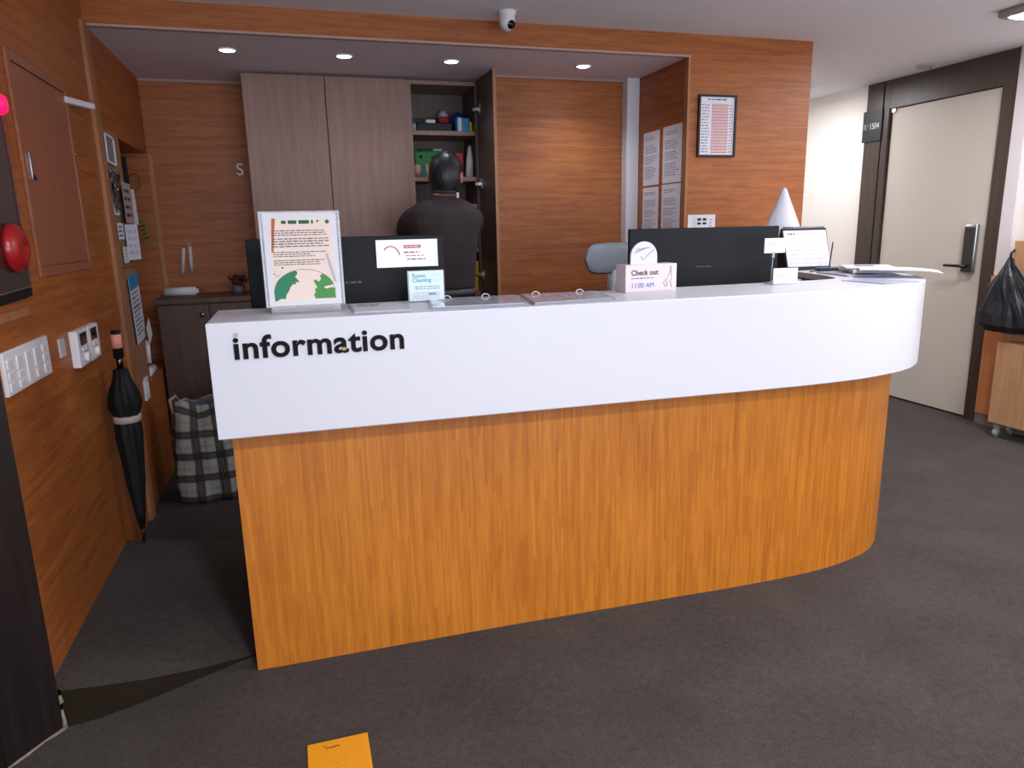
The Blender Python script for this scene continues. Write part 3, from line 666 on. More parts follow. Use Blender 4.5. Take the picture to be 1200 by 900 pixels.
for k in range(5):
    a = 2*PI*k/5+.3; mb.tube([(0, 0, .12), (.27*math.cos(a), .27*math.sin(a), .07)], [.025, .015])
mb.obj('star_base', black_pl, t)
for k in range(5):
    a = 2*PI*k/5+.3; mb = MB(); mb.lathe([(.028, -.012), (.028, .012)], c=(.27*math.cos(a), .27*math.sin(a), .028), axis='y', seg=14); mb.obj('caster', black_pl, t)

# ------------------------------------------------------------ closet
t = thing('closet', 'tall pinkish brown closet with two shut doors and one open', 'closet', (.49, 4.6, 0)); TC = Matrix.Translation((-.49, -4.6, 0))
CX0, CX1, CY, CB = -.19, 1.17, 4.475, .95
mb = MB(); mb.M = TC
mb.box(CX0, CX0+.02, CY+.02, YN-.002, 0, 2.222); mb.box(.722, .76, CY-.001, YN-.002, CB, 2.222, b=.001); 
mb.box(CX0+.02, 1.152, CY+.003, YN-.002, 2.20, 2.222); mb.box(CX0+.02, 1.152, CY+.003, YN-.002, CB-.03, CB)
mb.obj('carcass', closet_wood, t)
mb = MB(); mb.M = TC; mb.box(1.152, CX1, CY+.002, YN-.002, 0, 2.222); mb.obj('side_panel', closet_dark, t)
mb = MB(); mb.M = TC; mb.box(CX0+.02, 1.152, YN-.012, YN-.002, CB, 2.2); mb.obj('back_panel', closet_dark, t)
for z in (1.912, 1.64, 1.475, 1.2):
    mb = MB(); mb.M = TC; mb.box(.761, 1.151, CY+.015, YN-.013, z, z+.026, b=.001); mb.obj('shelf', closet_wood, t)
for x0, x1 in ((CX0, .258), (.262, .72)):
    mb = MB(); mb.M = TC; mb.box(x0, x1, CY-.018, CY, CB-.02, 2.222, b=.0015); mb.obj('door', closet_wood, t)
for x0, x1 in ((CX0, .258), (.262, .72), (.724, CX1)):
    mb = MB(); mb.M = TC; mb.box(x0, x1, CY-.018, CY, .09, CB-.035, b=.0015); mb.obj('lower_door', closet_wood, t)
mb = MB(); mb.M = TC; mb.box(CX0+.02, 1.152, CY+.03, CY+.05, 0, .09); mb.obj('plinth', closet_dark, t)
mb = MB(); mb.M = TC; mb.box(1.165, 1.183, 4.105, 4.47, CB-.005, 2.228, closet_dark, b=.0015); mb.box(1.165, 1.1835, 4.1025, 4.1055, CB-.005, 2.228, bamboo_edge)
dd = mb.obj('open_door', None, t)
for z in (2.06, 1.62, 1.06):
    mb = MB(); mb.M = TC; mb.box(1.158, 1.165, 4.39, 4.44, z-.03, z+.03, b=.002); mb.box(1.13, 1.16, 4.435, 4.47, z-.012, z+.012, b=.003); mb.obj('hinge', steel, dd)
mb = MB(); mb.M = TC; mb.lathe([(.008, 0), (.008, -.012), (.012, -.016), (.012, -.022), (.001, -.024)], c=(1.215, 4.33, .985), axis='y', seg=14)
mb.obj('door_stop', steel, t)
# what the closet holds
def box_item(name, label, x0, x1, y0, y1, z0, z1, mt, cat, b=.004, group=None):
    mb = MB(); cx, cy = (x0+x1)/2, (y0+y1)/2; mb.box(x0-cx, x1-cx, y0-cy, y1-cy, 0, z1-z0, mt, b=b); return mb, (cx, cy, z0), name, label, cat, group
def put(item, parts=()):
    mb, loc, name, label, cat, group = item; o = mb.obj(name); o.location = loc; return tag(o, label, cat, group)
Z1, Z2, Z3 = 1.938+.0, 1.666, 1.501
it = box_item('storage_tray', 'long black storage tray on the top closet shelf', .80, 1.02, 4.54, 4.68, Z1, Z1+.052, mat('tray_black', '1d1d24', .6), 'tray'); put(it)
it = box_item('storage_case', 'black case at the back of the top closet shelf', .79, 1.0, 4.70, 4.78, Z1, Z1+.10, mat('tray_navy', '141624', .5), 'case'); put(it)
it = box_item('white_carton', 'small white carton on the black tray in the closet', .86, .92, 4.56, 4.62, Z1+.053, Z1+.075, paper_w, 'carton'); put(it)
it = box_item('red_pouch', 'red pouch on the black tray in the closet', .94, 1.01, 4.56, 4.64, Z1+.053, Z1+.095, mat('red_cloth', '8c1a18', .7), 'pouch', b=.014); put(it)
it = box_item('grey_bundle', 'small grey bundle at the left end of the top closet shelf', .765, .795, 4.53, 4.60, Z1, Z1+.05, mat('grey_cloth', '9a9aa4', .8), 'bundle', b=.012); put(it)
t = thing('spray_bottle', 'bright blue and white packet on the top closet shelf', 'packet', (1.085, 4.56, Z1))
mb = MB(); mb.box(-.04, .045, -.03, .03, 0, .085, mat('cyan_pack', '1e86b8', .4), b=.008); mb.box(-.03, -.008, -.0315, -.029, .0, .085, paper_w); mb.obj('packet', None, t); t.name = 'blue_packet'
mb = MB(); mb.sphere((0, 0, .05), .05, seg=18); tag(mb.obj('blue_ball', mat('blue_ball', '1a3478', .4)), 'dark blue rounded bag above the bright blue packet', 'bag').location = (1.085, 4.67, Z1+.035)
mb = MB(); mb.sphere((0, 0, .045), .045, seg=18, sc_=(.8, 1, 1.2)); tag(mb.obj('plastic_bundle', mat('grey_plastic', 'b4bac8', .3)), 'crumpled pale plastic bag beside the dark blue bag', 'bag').location = (1.005, 4.74, Z1+.06)
mb = MB(); mb.lathe([(.012, 0), (.014, .02), (.009, .035), (.014, .05), (.01, .065), (.001, .068)], seg=14); tag(mb.obj('yellow_bottle', mat('yellow_item', 'c8b440', .5)), 'small yellow bottle at the right end of the top closet shelf', 'bottle').location = (1.139, 4.56, Z1)
t = thing('green_bag', 'green bag with black dots and a rainbow label on the middle closet shelf', 'bag', (.90, 4.60, Z2))
mb = MB(); mb.box(-.125, .11, -.05, .05, 0, .16, mat('green_bag', '1e7a3e', .6), b=.012); mb.lathe([(.01, -.052), (.01, -.048)], c=(-.085, 0, .125), mt=black_pl, axis='y', seg=12); mb.lathe([(.01, -.052), (.01, -.048)], c=(-.01, 0, .12), mt=black_pl, axis='y', seg=12)
for i, c in enumerate(('2a62b0', 'd8c040', 'd87830', 'c03828')):
    mb._add([(-.06+.014*i, -.0515, .0), (-.046+.014*i, -.0515, .0), (-.056+.014*i, -.0515, .085), (-.075+.014*i, -.0515, .085)], [(0, 1, 2, 3)], mat('rainbow_'+c, c, .6))
mb.obj('bag_body', None, t)
mb = MB(); mb.box(-.085, .0, -.02, .02, .16, .178, ink_d, b=.003); mb.box(.0, .06, -.02, .02, .16, .176, mat('khaki', 'a09a78', .6), b=.003); mb.obj('bag_top', None, t)
it = box_item('red_box', 'red box leaning at the right of the middle closet shelf', 1.035, 1.085, 4.55, 4.65, Z2, Z2+.15, mat('red_box', 'a01828', .5), 'box'); put(it)
mb = MB(); mb.loft([[(-.02, -.03, 0), (.02, -.03, 0), (.02, .03, 0), (-.02, .03, 0)], [(-.012, -.03, .1), (.022, -.03, .1), (.022, .03, .1), (-.012, .03, .1)], [(.002, -.02, .19), (.014, -.02, .19), (.014, .02, .19), (.002, .02, .19)]])
tag(mb.obj('grey_pouch', mat('pouch_grey', 'b4b2b8', .5)), 'tall pointed light grey pouch at the right of the middle closet shelf', 'pouch').location = (1.115, 4.54, Z2)
mb = MB(); mb.lathe([(.02, 0), (.028, .018), (.03, .03), (.027, .03), (.02, .004), (.001, .004)], seg=20); tag(mb.obj('white_cup', white_pl), 'small white bowl on the dark lower closet shelf', 'bowl').location = (.87, 4.52, Z3)
mb = MB(); mb.lathe([(.001, -.02), (.025, -.018), (.03, 0), (.025, .018), (.001, .02)], axis='x', seg=22, squash=1.3); tag(mb.obj('round_box', mat('blush', 'b48a80', .6)), 'pinkish rounded tin at the left end of the middle closet shelf', 'tin').location = (.783, 4.51, Z2+.04)
for i, (z, lb) in enumerate(((CB, 'lower of two yellow boxes beside the man at the closet bottom'), (CB+.10, 'upper of two yellow boxes beside the man at the closet bottom'))):
    it = box_item('yellow_box', lb, 1.08, 1.148, 4.49, 4.6, z+.001, z+.094, mat('yellow_carton', 'c89a1c', .5), 'box', group='yellow boxes in the closet'); put(it)

# ------------------------------------------------------------ low cabinet at the left
t = thing('low_cabinet', 'dark brown low cabinet with round knobs left of the closet', 'cabinet', (-.48, 4.6, 0)); TL = Matrix.Translation((.48, -4.6, 0))
mb = MB(); mb.M = TL; mb.box(-.755, -.195, 4.42, YN-.002, .0, .965); mb.obj('cabinet_body', low_wood, t)
mb = MB(); mb.M = TL; mb.box(-.765, -.194, 4.39, YN-.002, .966, .995, b=.003); mb.obj('cabinet_top', low_wood, t)
for x0, x1, kx in ((-.753, -.483, -.52), (-.479, -.197, -.44)):
    mb = MB(); mb.M = TL; mb.box(x0, x1, 4.402, 4.4195, .05, .958, b=.002); dr_ = mb.obj('cabinet_door', low_wood, t)
    mb = MB(); mb.M = TL; mb.lathe([(.006, 0), (.006, -.012), (.014, -.02), (.014, -.026), (.001, -.03)], c=(kx, 4.402, .90), axis='y', seg=16); mb.obj('knob', steel, dr_)
mb = MB(); mb.lathe([(.001, -.0), (.026, 0), (.026, .17), (.014, .172), (.014, .185), (.001, .185)], axis='x', seg=20)
tag(mb.obj('paper_roll', mat('roll_white', 'd8d8dc', .7)), 'white paper roll lying on top of the dark low cabinet', 'paper roll').location = (-.735, 4.60, 1.0215)
mb = MB(); mb.tube([(0, -.012, .08), (-.02, -.012, -.07)][::-1], .011, seg=10); tag(mb.obj('white_wand', mat('wand_white', 'd4d0d0', .5)), 'shorter tilted white stick hanging on the wall above the low cabinet', 'stick').location = (-.632, YN, 1.19)
mb = MB(); mb.tube([(0, -.012, -.08), (.004, -.012, .07)], .011, seg=10); mb.tube([(.004+.008*math.cos(a), -.012, .083+.012*math.sin(a)) for a in [PI*(-.4+1.8*k/10) for k in range(11)]], .002, seg=6); tag(mb.obj('white_strap_stick', mat('wand_white', 'd4d0d0', .5)), 'taller white stick with a loop on the wall above the low cabinet', 'stick').location = (-.60, YN, 1.21)
t = thing('dried_flowers', 'small dark red flower ornament on the low cabinet by the monitor', 'ornament', (-.33, 4.62, .995))
mb = MB(); mb.lathe([(.03, 0), (.038, .02), (.03, .05), (.02, .055)], seg=16); mb.obj('pot', mat('pot_grey', '6a6468', .4), t)
mb = MB()
for k in range(14):
    a = k*2.4; r = .012*math.sqrt(k); mb.sphere((r*math.cos(a), r*math.sin(a), .08+.02*math.sin(k*1.7)), .018, mat('dark_petal', '4a1a1c', .8) if k % 3 else mat('rust_petal', '7a3a26', .8), seg=8, rg=6, sc_=(1, 1, .7))
mb.obj('petals', None, t)
# half hidden letter on the back wall
mb = MB(); mb.text('S', .10, 0, 0, .003, mat('letter_metal', '8a8480', .35, metal=.7), depth=.006); o = mb.obj('wall_letter'); o.matrix_world = on_back(-.285, 1.70, YN-.001); tag(o, 'grey letter S on the wall beside the closet', 'letter')

# ------------------------------------------------------------ left wall things
t = thing('access_panel', 'reddish wooden access panel door set in the left wall', 'panel', M=on_left(2.59, 1.228))
mb = MB(); PW, PH = .615, .678
for a in ((0, .03, 0, PH), (PW-.03, PW, 0, PH), (.03, PW-.03, 0, .03), (.03, PW-.03, PH-.03, PH)): mb.box(a[0], a[1], a[2], a[3], 0, .010, b=.002)
mb.obj('panel_frame', panel_wood, t)
mb = MB(); mb.box(.033, PW-.033, .033, PH-.033, 0, .006, b=.001); pd = mb.obj('panel_door', panel_wood, t)
mb = MB(); mb.box(.055, .068, .30, .385, .006, .014, steel, b=.002); mb.box(.055, .068, .30, .315, .0145, .02, black_pl); mb.obj('latch', None, pd)
mb = MB(); mb.lathe([(.006, .006), (.006, .012), (.001, .013)], c=(.585, .43, .004), seg=12); mb.obj('lock_stud', steel, t)
# floral shelf bracket sticking out near the panel top
t = thing('wall_hook', 'small white flowered hook shelf sticking out above the access panel', 'hook', (XW, 3.17, 1.845), 1.2)
mb = MB(); mb.box(0, .17, -.014, .014, -.004, .020, mat('floral', 'd2cad2', .7), b=.005, seg=3)
for k in range(9): mb.box(.008+.018*k, .016+.018*k, -.0125, -.008, .004+.004*(k % 2), .011+.004*(k % 2), mat('floral_ink', '3a3440', .7))
mb.obj('hook_arm', None, t)
mb = MB(); mb.tube([(.004, 0, .004), (.03, 0, -.03), (.006, 0, -.075)], .004, seg=6); mb.obj('hook_brace', mat('brace', '7a4a38', .6), t)
# alarm box
t = thing('fire_alarm_box', 'black framed fire alarm panel with red bell at the left edge', 'alarm', M=on_left(2.0, 1.17))
mb = MB(); mb.prism([(0, 0), (.445, .012), (.445, .56), (0, .56)], 0, .02, black_pl); mb.obj('alarm_frame', None, t)
mb = MB(); mb.prism([(.0, .03), (.425, .04), (.425, .53), (0, .53)], .0205, .024, mat('smoked_panel', '2a2826', .15, coat=.5)); mb.obj('smoked_panel', None, t)
mb = MB(); mb.tube([(.0, .03, .0245), (.425, .04, .0245), (.425, .53, .0245)], .003, steel, seg=6); mb.obj('chrome_edge', None, t)
mb = MB(); mb.lathe([(.068, .024), (.068, .034), (.060, .05), (.04, .058), (.018, .060), (.012, .054), (.001, .054)], c=(.325, .155, 0), seg=32); mb.obj('bell', mat('bell_red', '9c1418', .35, coat=.4), t)
mb = MB(); mb.lathe([(.03, .02), (.03, .03), (.022, .045), (.001, .05)], c=(.40, .545, 0), seg=20); mb.obj('alarm_lamp', mat('alarm_lamp', 'e01060', .3, emit='ff1050', es=1.6), t)
mb = MB(); mb.box(.0, .45, -.045, -.02, 0, .005, b=.001); mb.obj('lower_lip', bamboo_edge, t)
# switch plate
t = thing('switch_plate', 'wide white light switch panel with five columns on left wall', 'switch', M=on_left(2.165, .932))
mb = MB(); mb.box(0, .37, 0, .12, 0, .012, white_pl, b=.003); mb.obj('plate', None, t)
pkb = mat('switch_pink', 'd8b4b4', .6); rockers = [[(.07, .1), (.042, .064), (.01, .036)], [(.062, .1), (.035, .057), (.01, .03)], [(.012, .1)], [(.045, .1), (.012, .038)], [(.075, .1), (.045, .07), (.012, .04)]]
for c in range(5):
    for a, b_ in rockers[c]:
        mb = MB(); x0 = .012+.072*c; mb.box(x0, x0+.056, a, b_, .012, .016, white_pl, b=.002); mb.dashes(x0+.012, x0+.042, a+.004, b_-.004, max(2, int((b_-a)/.008)), .0165, pkb, ragged=.1); mb.obj('rocker', None, t)
mb = MB(); mb.box(0, .055, 0, .062, 0, .006, mat('tape_white', 'b8b6bc', .5), b=.001); o = mb.obj('wall_tag'); o.matrix_world = on_left(2.665, .957); tag(o, 'small blank white plate between switch panel and thermostats', 'plate')
for i, (y, lb) in enumerate(((2.785, 'left one of the two white thermostats on the left wall'), (2.928, 'right one of the two white thermostats on the left wall'))):
    t = thing('thermostat', lb, 'thermostat', M=on_left(y, .898), group='thermostats on the left wall')
    mb = MB(); mb.box(0, .141, 0, .13, 0, .028, b=.004); hs = mb.obj('housing', white_pl, t)
    mb = MB(); mb.box(.03, .11, .075, .118, .028, .0295); mb.obj('display', mat('lcd', '1c1a18', .2), t)
    for bx in (.04, .075):
        mb = MB(); mb.lathe([(.012, .028), (.011, .033), (.001, .034)], c=(bx+.01, .06, 0), seg=14); mb.obj('button', mat('btn', 'c8c8d0', .4), t)
    mb = MB(); mb.lathe([(.02, .028), (.018, .04), (.001, .042)], c=(.07, .03, 0), seg=20); mb.obj('dial', white_pl, t)
# umbrella
t = thing('umbrella', 'closed black umbrella with pink handle label leaning on left wall', 'umbrella', (-.70, 3.10, .082))
lean = Matrix.Rotation(math.radians(2.5), 4, 'Y')
mb = MB(); rings = []
for z, r in ((.06, .010), (.15, .022), (.28, .036), (.40, .043), (.47, .047), (.53, .045), (.552, .042), (.575, .048), (.62, .055), (.655, .047), (.70, .030), (.745, .022)):
    rings.append([((r*(1+(.22 if z > .56 else .12)*math.cos(8*a+z*6)))*math.cos(a), (r*(1+.12*math.cos(8*a+z*6)))*math.sin(a), z+(.018*math.cos(8*a) if .58 < z < .66 else 0)) for a in [2*PI*k/32 for k in range(32)]])
mb.loft(rings)
for a_, q in ((.9, .05), (1.5, .03)): mb.loft([[(.02*math.cos(a_), .02, .60), (-.01, .03, .62), (.01, .02, .70)], [(.025, .055+q, .612), (.015, .058+q, .618), (.02, .052+q, .628)]], smooth=False)
mb.obj('canopy', mat('umbrella_black', '08080a', .7), t)
mb = MB(); mb.tube([(0, 0, 0), (0, 0, .07)], [.006, .008]); mb.obj('tip', black_pl, t)
mb = MB(); mb.tube([(0, 0, .74), (0, 0, .80)], .012, mat('dark_chrome', '505054', .25, metal=1)); mb.obj('shaft', None, t)
mb = MB(); mb.tube([(0, 0, .79), (0, 0, .90), (0, 0, .90)], [.019, .018, .018]); hd = mb.obj('handle', black_pl, t)
mb = MB(); mb.tube([(0, 0, .83), (0, 0, .885)], .0195, seg=16); mb.obj('handle_label', mat('label_pink', 'e09080', .7), hd)
mb = MB(); mb.lathe([(.052, -.013), (.052, .013)], c=(0, 0, .54), seg=20); mb.obj('strap', mat('strap_beige', 'b4a49c', .7), t)
t.matrix_world = Matrix.Translation((-.700, 3.12, .086)) @ Matrix.Rotation(math.radians(.3), 4, 'Y')
# plaid bag
t = thing('plaid_bag', 'open plaid shopping bag standing behind the left end of the counter', 'bag', (-.50, 3.86, 0))
def bag_loft(mb, zs, seg=48, inner=False, k=1):
    uvl = mb.bm.loops.layers.uv.verify(); rows = []
    for j, z in enumerate(zs):
        row = []
        for i in range(seg):
            a = 2*PI*i/seg; c, s_ = math.cos(a), math.sin(a)
            rx, ry = .165, .12
            e = 3.2; rr = (abs(c/rx)**e+abs(s_/ry)**e)**(-1/e)
            nn = noise.noise(Vector((c*1.9, s_*1.9, z*7)))*.020+noise.noise(Vector((c*5, s_*5, z*16+3)))*.010
            f = (1-.10*(z/.5))+.06*math.sin(z*9); row.append(mb.bm.verts.new(((rr*f+nn)*c*k-.02*z, (rr*f+nn)*s_*k, z+(nn*1.2+.018*math.sin(2*a+1) if z > .4 else 0))))
        rows.append(row)
    for j in range(len(rows)-1):
        for i in range(seg):
            q = [rows[j][i], rows[j][(i+1) % seg], rows[j+1][(i+1) % seg], rows[j+1][i]]
            if inner: q.reverse()
            f = mb.bm.faces.new(q); f.smooth = True
            us = [(i/seg*.85, zs[j]), ((i+1)/seg*.85, zs[j]), ((i+1)/seg*.85, zs[j+1]), (i/seg*.85, zs[j+1])]
            if inner: us.reverse()
            for lp, uv in zip(f.loops, us): lp[uvl].uv = uv
    return rows
mb = MB(); zs = [.004+.024*i for i in range(23)]; r1 = bag_loft(mb, zs); mb.bm.faces.new(list(reversed(r1[0]))); mb.obj('bag_body', plaid, t)
mb = MB(); zs = [.30+.025*i for i in range(10)]; bag_loft(mb, zs, inner=True, k=.955); mb.obj('lining', mat('lining', '6a7484', .7), t)
mb = MB(); mb.tube([(-.14, -.06, .47), (-.15, -.05, .54), (-.13, -.01, .55), (-.12, .03, .50)], .008, seg=8); mb.obj('bag_handle', mat('strap_tan', '9a8a7c', .7), t)

# things pinned on the strip between the trim and the niche
board = grain_mat('cork_brown', '8a6248', '94694e', '9e7456', 'v', brick=.05, fine=90, rough=.8)
mb = MB(); mb.box(0, .32, 0, .555, 0, .006, b=.001); mb.box(.02, .035, .53, .54, .006, .012); o = mb.obj('pin_board', board); o.matrix_world = on_left(3.685, .64, XW+.0005); tag(o, 'brown pin board strip low beside the niche on the left wall', 'board')
mb = MB(); mb.box(0, .34, 0, .62, 0, .005, b=.001); o = mb.obj('pin_board', board); o.matrix_world = on_left(3.69, 1.205, XW+.0005); tag(o, 'brown pin board high beside the niche, crowded with papers and keys', 'board')
def pinned(name, label, y, z, wd, hh, tilt=0, mt=paper_w, marks=None, rows=0, x=.012, cat='paper', tiltout=0, frame_=None):
    mb = MB(); mb.box(0, wd, 0, hh, 0, .0015, mt)
    if rows: mb.dashes(.1*wd, .9*wd, .1*hh, .9*hh, rows, .002, marks or ink)
    if frame_:
        for a in ((0, .01, 0, hh), (wd-.01, wd, 0, hh), (0, wd, 0, .01), (0, wd, hh-.01, hh)): mb.box(*a, .0015, .006, frame_)
    o = mb.obj(name); o.matrix_world = on_left(y, z, XW+x, tilt) @ Matrix.Rotation(math.radians(tiltout), 4, 'Y'); return tag(o, label, cat)
pinned('photo_frame', 'white framed photo at the top of the pinned papers', 3.695, 1.675, .17, .13, -2, mat('photo_grey', '7c7a88', .4), frame_=paper_w, cat='photo frame', x=.012)
pinned('blue_tag', 'small white tag with a blue lower edge under the key cluster', 3.70, 1.445, .10, .055, 0, paper_w, rows=0)
pinned('note_card', 'white note with dark lines under the blue-edged tag', 3.715, 1.335, .12, .075, 0, paper_w, ink_d, 3)
pinned('note_slip', 'white slip pinned lowest on the upper pin board', 3.765, 1.225, .10, .075, 0, paper_w, mat('pale_ink', 'b8b8c4', .8), 4)
pinned('clipboard_note', 'greyish card with handwritten letters hanging over the niche edge', 3.835, 1.41, .19, .19, 0, mat('card_taupe', 'a8938c', .7), ink_d, 4, x=.03, cat='card')
pinned('white_sheet', 'white sheet behind the greyish handwritten card', 4.03, 1.40, .11, .175, 4, paper_w, x=.026)
pinned('hanging_sheet', 'white sheet fanning out below the handwritten card', 3.86, 1.235, .14, .17, 0, mat('paper_cool', 'd0d4e4', .7), mat('pale_ink', 'b8b8c4', .8), 4, x=.014, tiltout=-12)
t = pinned('long_leaflet', 'long leaflet with a blue head pinned on the lower pin board', 3.79, .83, .22, .33, 4, mat('paper_cool2', 'c8ccd8', .7), ink, 12, x=.015)
mb = MB(); mb.box(.0, .218, .265, .33, .0022, .003, mat('head_blue', '2a7fb8', .6)); mb.box(.02, .16, .17, .18, .0022, .003, mat('violet_line', '4a3a88', .6)); mb.obj('blue_head', None, t)
pinned('folded_note', 'folded white note sticking out at the leaflet bottom corner', 4.00, .80, .10, .10, 25, paper_w, x=.03)
mb = MB(); mb.tube([(0, 0, 0), (0, .01, .12)], .011, seg=10); tag(mb.obj('white_tube', white_pl), 'short white tube hanging below the folded note', 'tube').location = (XW+.012, 4.02, .70)
mb = MB(); mb.box(0, .09, 0, .115, 0, .012, white_pl, b=.003); mb.box(.03, .06, .03, .085, .012, .018, white_pl, b=.003); o = mb.obj('wall_switch'); o.matrix_world = on_left(3.85, .535); tag(o, 'single white wall switch below the niche', 'switch')
mb = MB(); mb.lathe([(.001, 0), (.024, 0), (.024, .20), (.001, .20)], axis='y', seg=20); tag(mb.obj('paper_roll', mat('roll_white', 'd8d8dc', .7)), 'white paper roll lying on the niche ledge', 'paper roll').location = (XW-.028, 4.10, .6255)
t = thing('key_bunch', 'bunch of keys and tags hanging on the upper pin board', 'keys', (XW+.01, 3.80, 1.64))
mb = MB(); mb.tube([(.0, 0, .0), (.012, 0, .012), (.012, 0, 0)], .002, seg=6); mb.obj('key_hook', steel, t)
random.seed(9)
for k in range(26):
    y, z = random.uniform(-.11, .09), -.0-random.random()*.17; mb = MB(); mb.lathe([(.018, 0), (.018, .003), (.001, .003)], c=(.004+.002*(k % 3), y, z), axis='x', seg=12); mb.box(.004+.002*(k % 3), .007+.002*(k % 3), y-.004, y+.004, z-.035, z-.01)
    mb.obj('key', steel if k % 3 == 0 else (mat('key_tag', '5a4640', .6) if k % 3 == 1 else mat('key_tag2', '4a4658', .5)), t)
random.seed(4)
# hanging on the end wall of the niche
mb = MB(); mb.box(0, .05, 0, .16, 0, .002, mat('gold_tag', '8a6a30', .6)); mb.dashes(.008, .042, .02, .14, 5, .0025, mat('gold_ink', '4a3a20', .7)); o = mb.obj('gold_tag'); o.matrix_world = on_back(-.835, 1.30, 4.765, 14); tag(o, 'long golden tag hanging inside the niche', 'tag')
mb = MB(); mb.tube([(.03*math.cos(a), -.012, .045*math.sin(a)) for a in [2*PI*k/20 for k in range(21)]], .003, seg=6, cap=False); tag(mb.obj('wire_ring', mat('copper', '8a5a40', .4, metal=.6)), 'thin copper coloured ring hanging inside the niche', 'ring').location = (-.845, 4.775, 1.66)
mb = MB(); mb.box(0, .035, 0, .24, 0, .02, mat('black_tool', '08080a', .6), b=.003); o = mb.obj('black_holder'); o.matrix_world = on_back(-.905, 1.56, 4.77, 2); tag(o, 'narrow black holder hanging at the back of the niche', 'holder')

# ------------------------------------------------------------ notices on the alcove side wall, frame, card
for y0, y1, z0, z1, lb, rows in ((4.183, 3.98, 1.585, 1.90, 'upper left of four typed notices on the alcove side wall', 20), (3.938, 3.718, 1.585, 1.905, 'upper right of four typed notices on the alcove side wall', 20), (4.183, 3.98, 1.25, 1.573, 'lower left of four typed notices on the alcove side wall', 22), (3.94, 3.72, 1.25, 1.578, 'lower right of four typed notices on the alcove side wall', 22)):
    mb = MB(); wd = y0-y1; hh = z1-z0; mb.box(0, wd, 0, hh, 0, .001, mat('notice_paper', 'e2e0ea', .6))
    mb.dashes(.12*wd, .86*wd, .12*hh, .92*hh, rows, .0014, mat('notice_ink', '8e8c9c', .7), ragged=.35, gaps=(2, 3, 8, 13))
    o = mb.obj('typed_notice'); o.matrix_world = on_right(y0, z0, 2.1585); tag(o, lb, 'notice', 'typed notices on the alcove side wall')
t = thing('framed_table', 'black framed printed table hanging on the wooden wall', 'frame', M=on_back(2.214, 1.713, YF-.001))
mb = MB(); W_, H_ = .241, .330
for a in ((0, .011, 0, H_), (W_-.011, W_, 0, H_), (.011, W_-.011, 0, .011), (.011, W_-.011, H_-.011, H_)): mb.box(*a, 0, .016)
mb.obj('picture_frame', mat('frame_black', '141012', .35), t)
mb = MB(); mb.box(.011, W_-.011, .011, H_-.011, .002, .006, mat('notice_paper', 'e2e0ea', .6))
mb.dashes(.06, .18, H_-.032, H_-.016, 1, .0064, ink, ragged=.1)
for i in range(17):
    y = .022+.0155*i; mb.dashes(.022, .075, y, y+.013, 1, .0064, mat('notice_ink', '8e8c9c', .7), ragged=.2, th=.5); mb.box(.085, .195, y, y+.007, .0062, .0064, ink_r); mb.dashes(.088, .19, y+.007, y+.015, 1, .0064, mat('notice_ink', '8e8c9c', .7), ragged=0); mb.dashes(.2, .222, y, y+.013, 1, .0064, mat('notice_ink', '8e8c9c', .7), ragged=0)
mb.obj('printed_sheet', None, t)
mb = MB(); mb.box(0, .178, 0, .15, 0, .0015, paper_w); mb.dashes(.03, .06, .05, .14, 8, .002, mat('pale_ink', 'b8b8c4', .8)); mb.dashes(.06, .085, .09, .135, 2, .002, ink_d, ragged=0, th=.7); mb.dashes(.095, .12, .09, .135, 2, .002, ink_d, ragged=0, th=.7); mb.dashes(.14, .16, .06, .13, 4, .002, ink_r)
o = mb.obj('white_notice'); o.matrix_world = on_back(2.174, 1.247, YF-.001); tag(o, 'white card on the wooden wall just above the right monitor', 'notice')

# ------------------------------------------------------------ cart and plastic bag at the right edge
t = thing('wooden_cart', 'light wooden cart on casters at the right edge', 'cart', (4.16, 2.95, 0)); TK = Matrix.Translation((-4.16, -2.95, 0))
mb = MB(); mb.M = TK
mb.box(4.10, 4.28, 2.62, 3.235, .09, .60, b=.004); mb.obj('cart_body', cart_wood, t)
mb = MB(); mb.M = TK; mb.box(4.20, 4.28, 2.62, 3.285, .60, 1.205, cart_wood, b=.004)
for i in range(12):
    for j in range(8): mb.box(4.197, 4.2005, 2.9+.02*j, 2.908+.02*j, .95+.02*i, .958+.02*i, black_pl)
mb.obj('back_panel', None, t)
for x, y in ((4.13, 3.19), (4.25, 3.19), (4.13, 2.67), (4.25, 2.67)):
    mb = MB(); mb.M = TK; mb.box(x-.015, x+.015, y-.012, y+.012, .055, .09); mb.lathe([(.028, -.01), (.028, .01)], c=(x, y, .028), axis='y', seg=16); mb.obj('caster', mat('caster_grey', '8a8a8c', .4), t)
# plastic bag hung on the panel's upper corner
mb = MB(); rings = []
for j, (z, ry, rx, cy, cx) in enumerate(((1.10, .012, .012, 3.28, 4.18), (1.06, .03, .018, 3.27, 4.17), (1.0, .075, .03, 3.25, 4.155), (.93, .13, .05, 3.225, 4.145), (.85, .175, .062, 3.205, 4.135), (.77, .20, .068, 3.195, 4.13), (.70, .205, .066, 3.195, 4.13), (.66, .18, .05, 3.20, 4.135), (.655, .10, .025, 3.2, 4.135))):
    row = []
    for k in range(44):
        a = 2*PI*k/44; n_ = noise.noise(Vector((math.cos(a)*2.2, math.sin(a)*2.2, z*4)))*.55+noise.noise(Vector((math.cos(a)*6, math.sin(a)*6, z*8+5)))*.35
        row.append((cx-.0+rx*math.cos(a)*(1+n_), cy+ry*math.sin(a)*(1+n_*.6), z+.02*n_))
    rings.append(row)
mb.M = Matrix.Translation((-4.13, -3.2, -.655)); mb.loft(rings, smooth=False)
mb.tube([(4.18, 3.28, 1.09), (4.185, 3.285, 1.13), (4.20, 3.275, 1.15)], .008, seg=8)
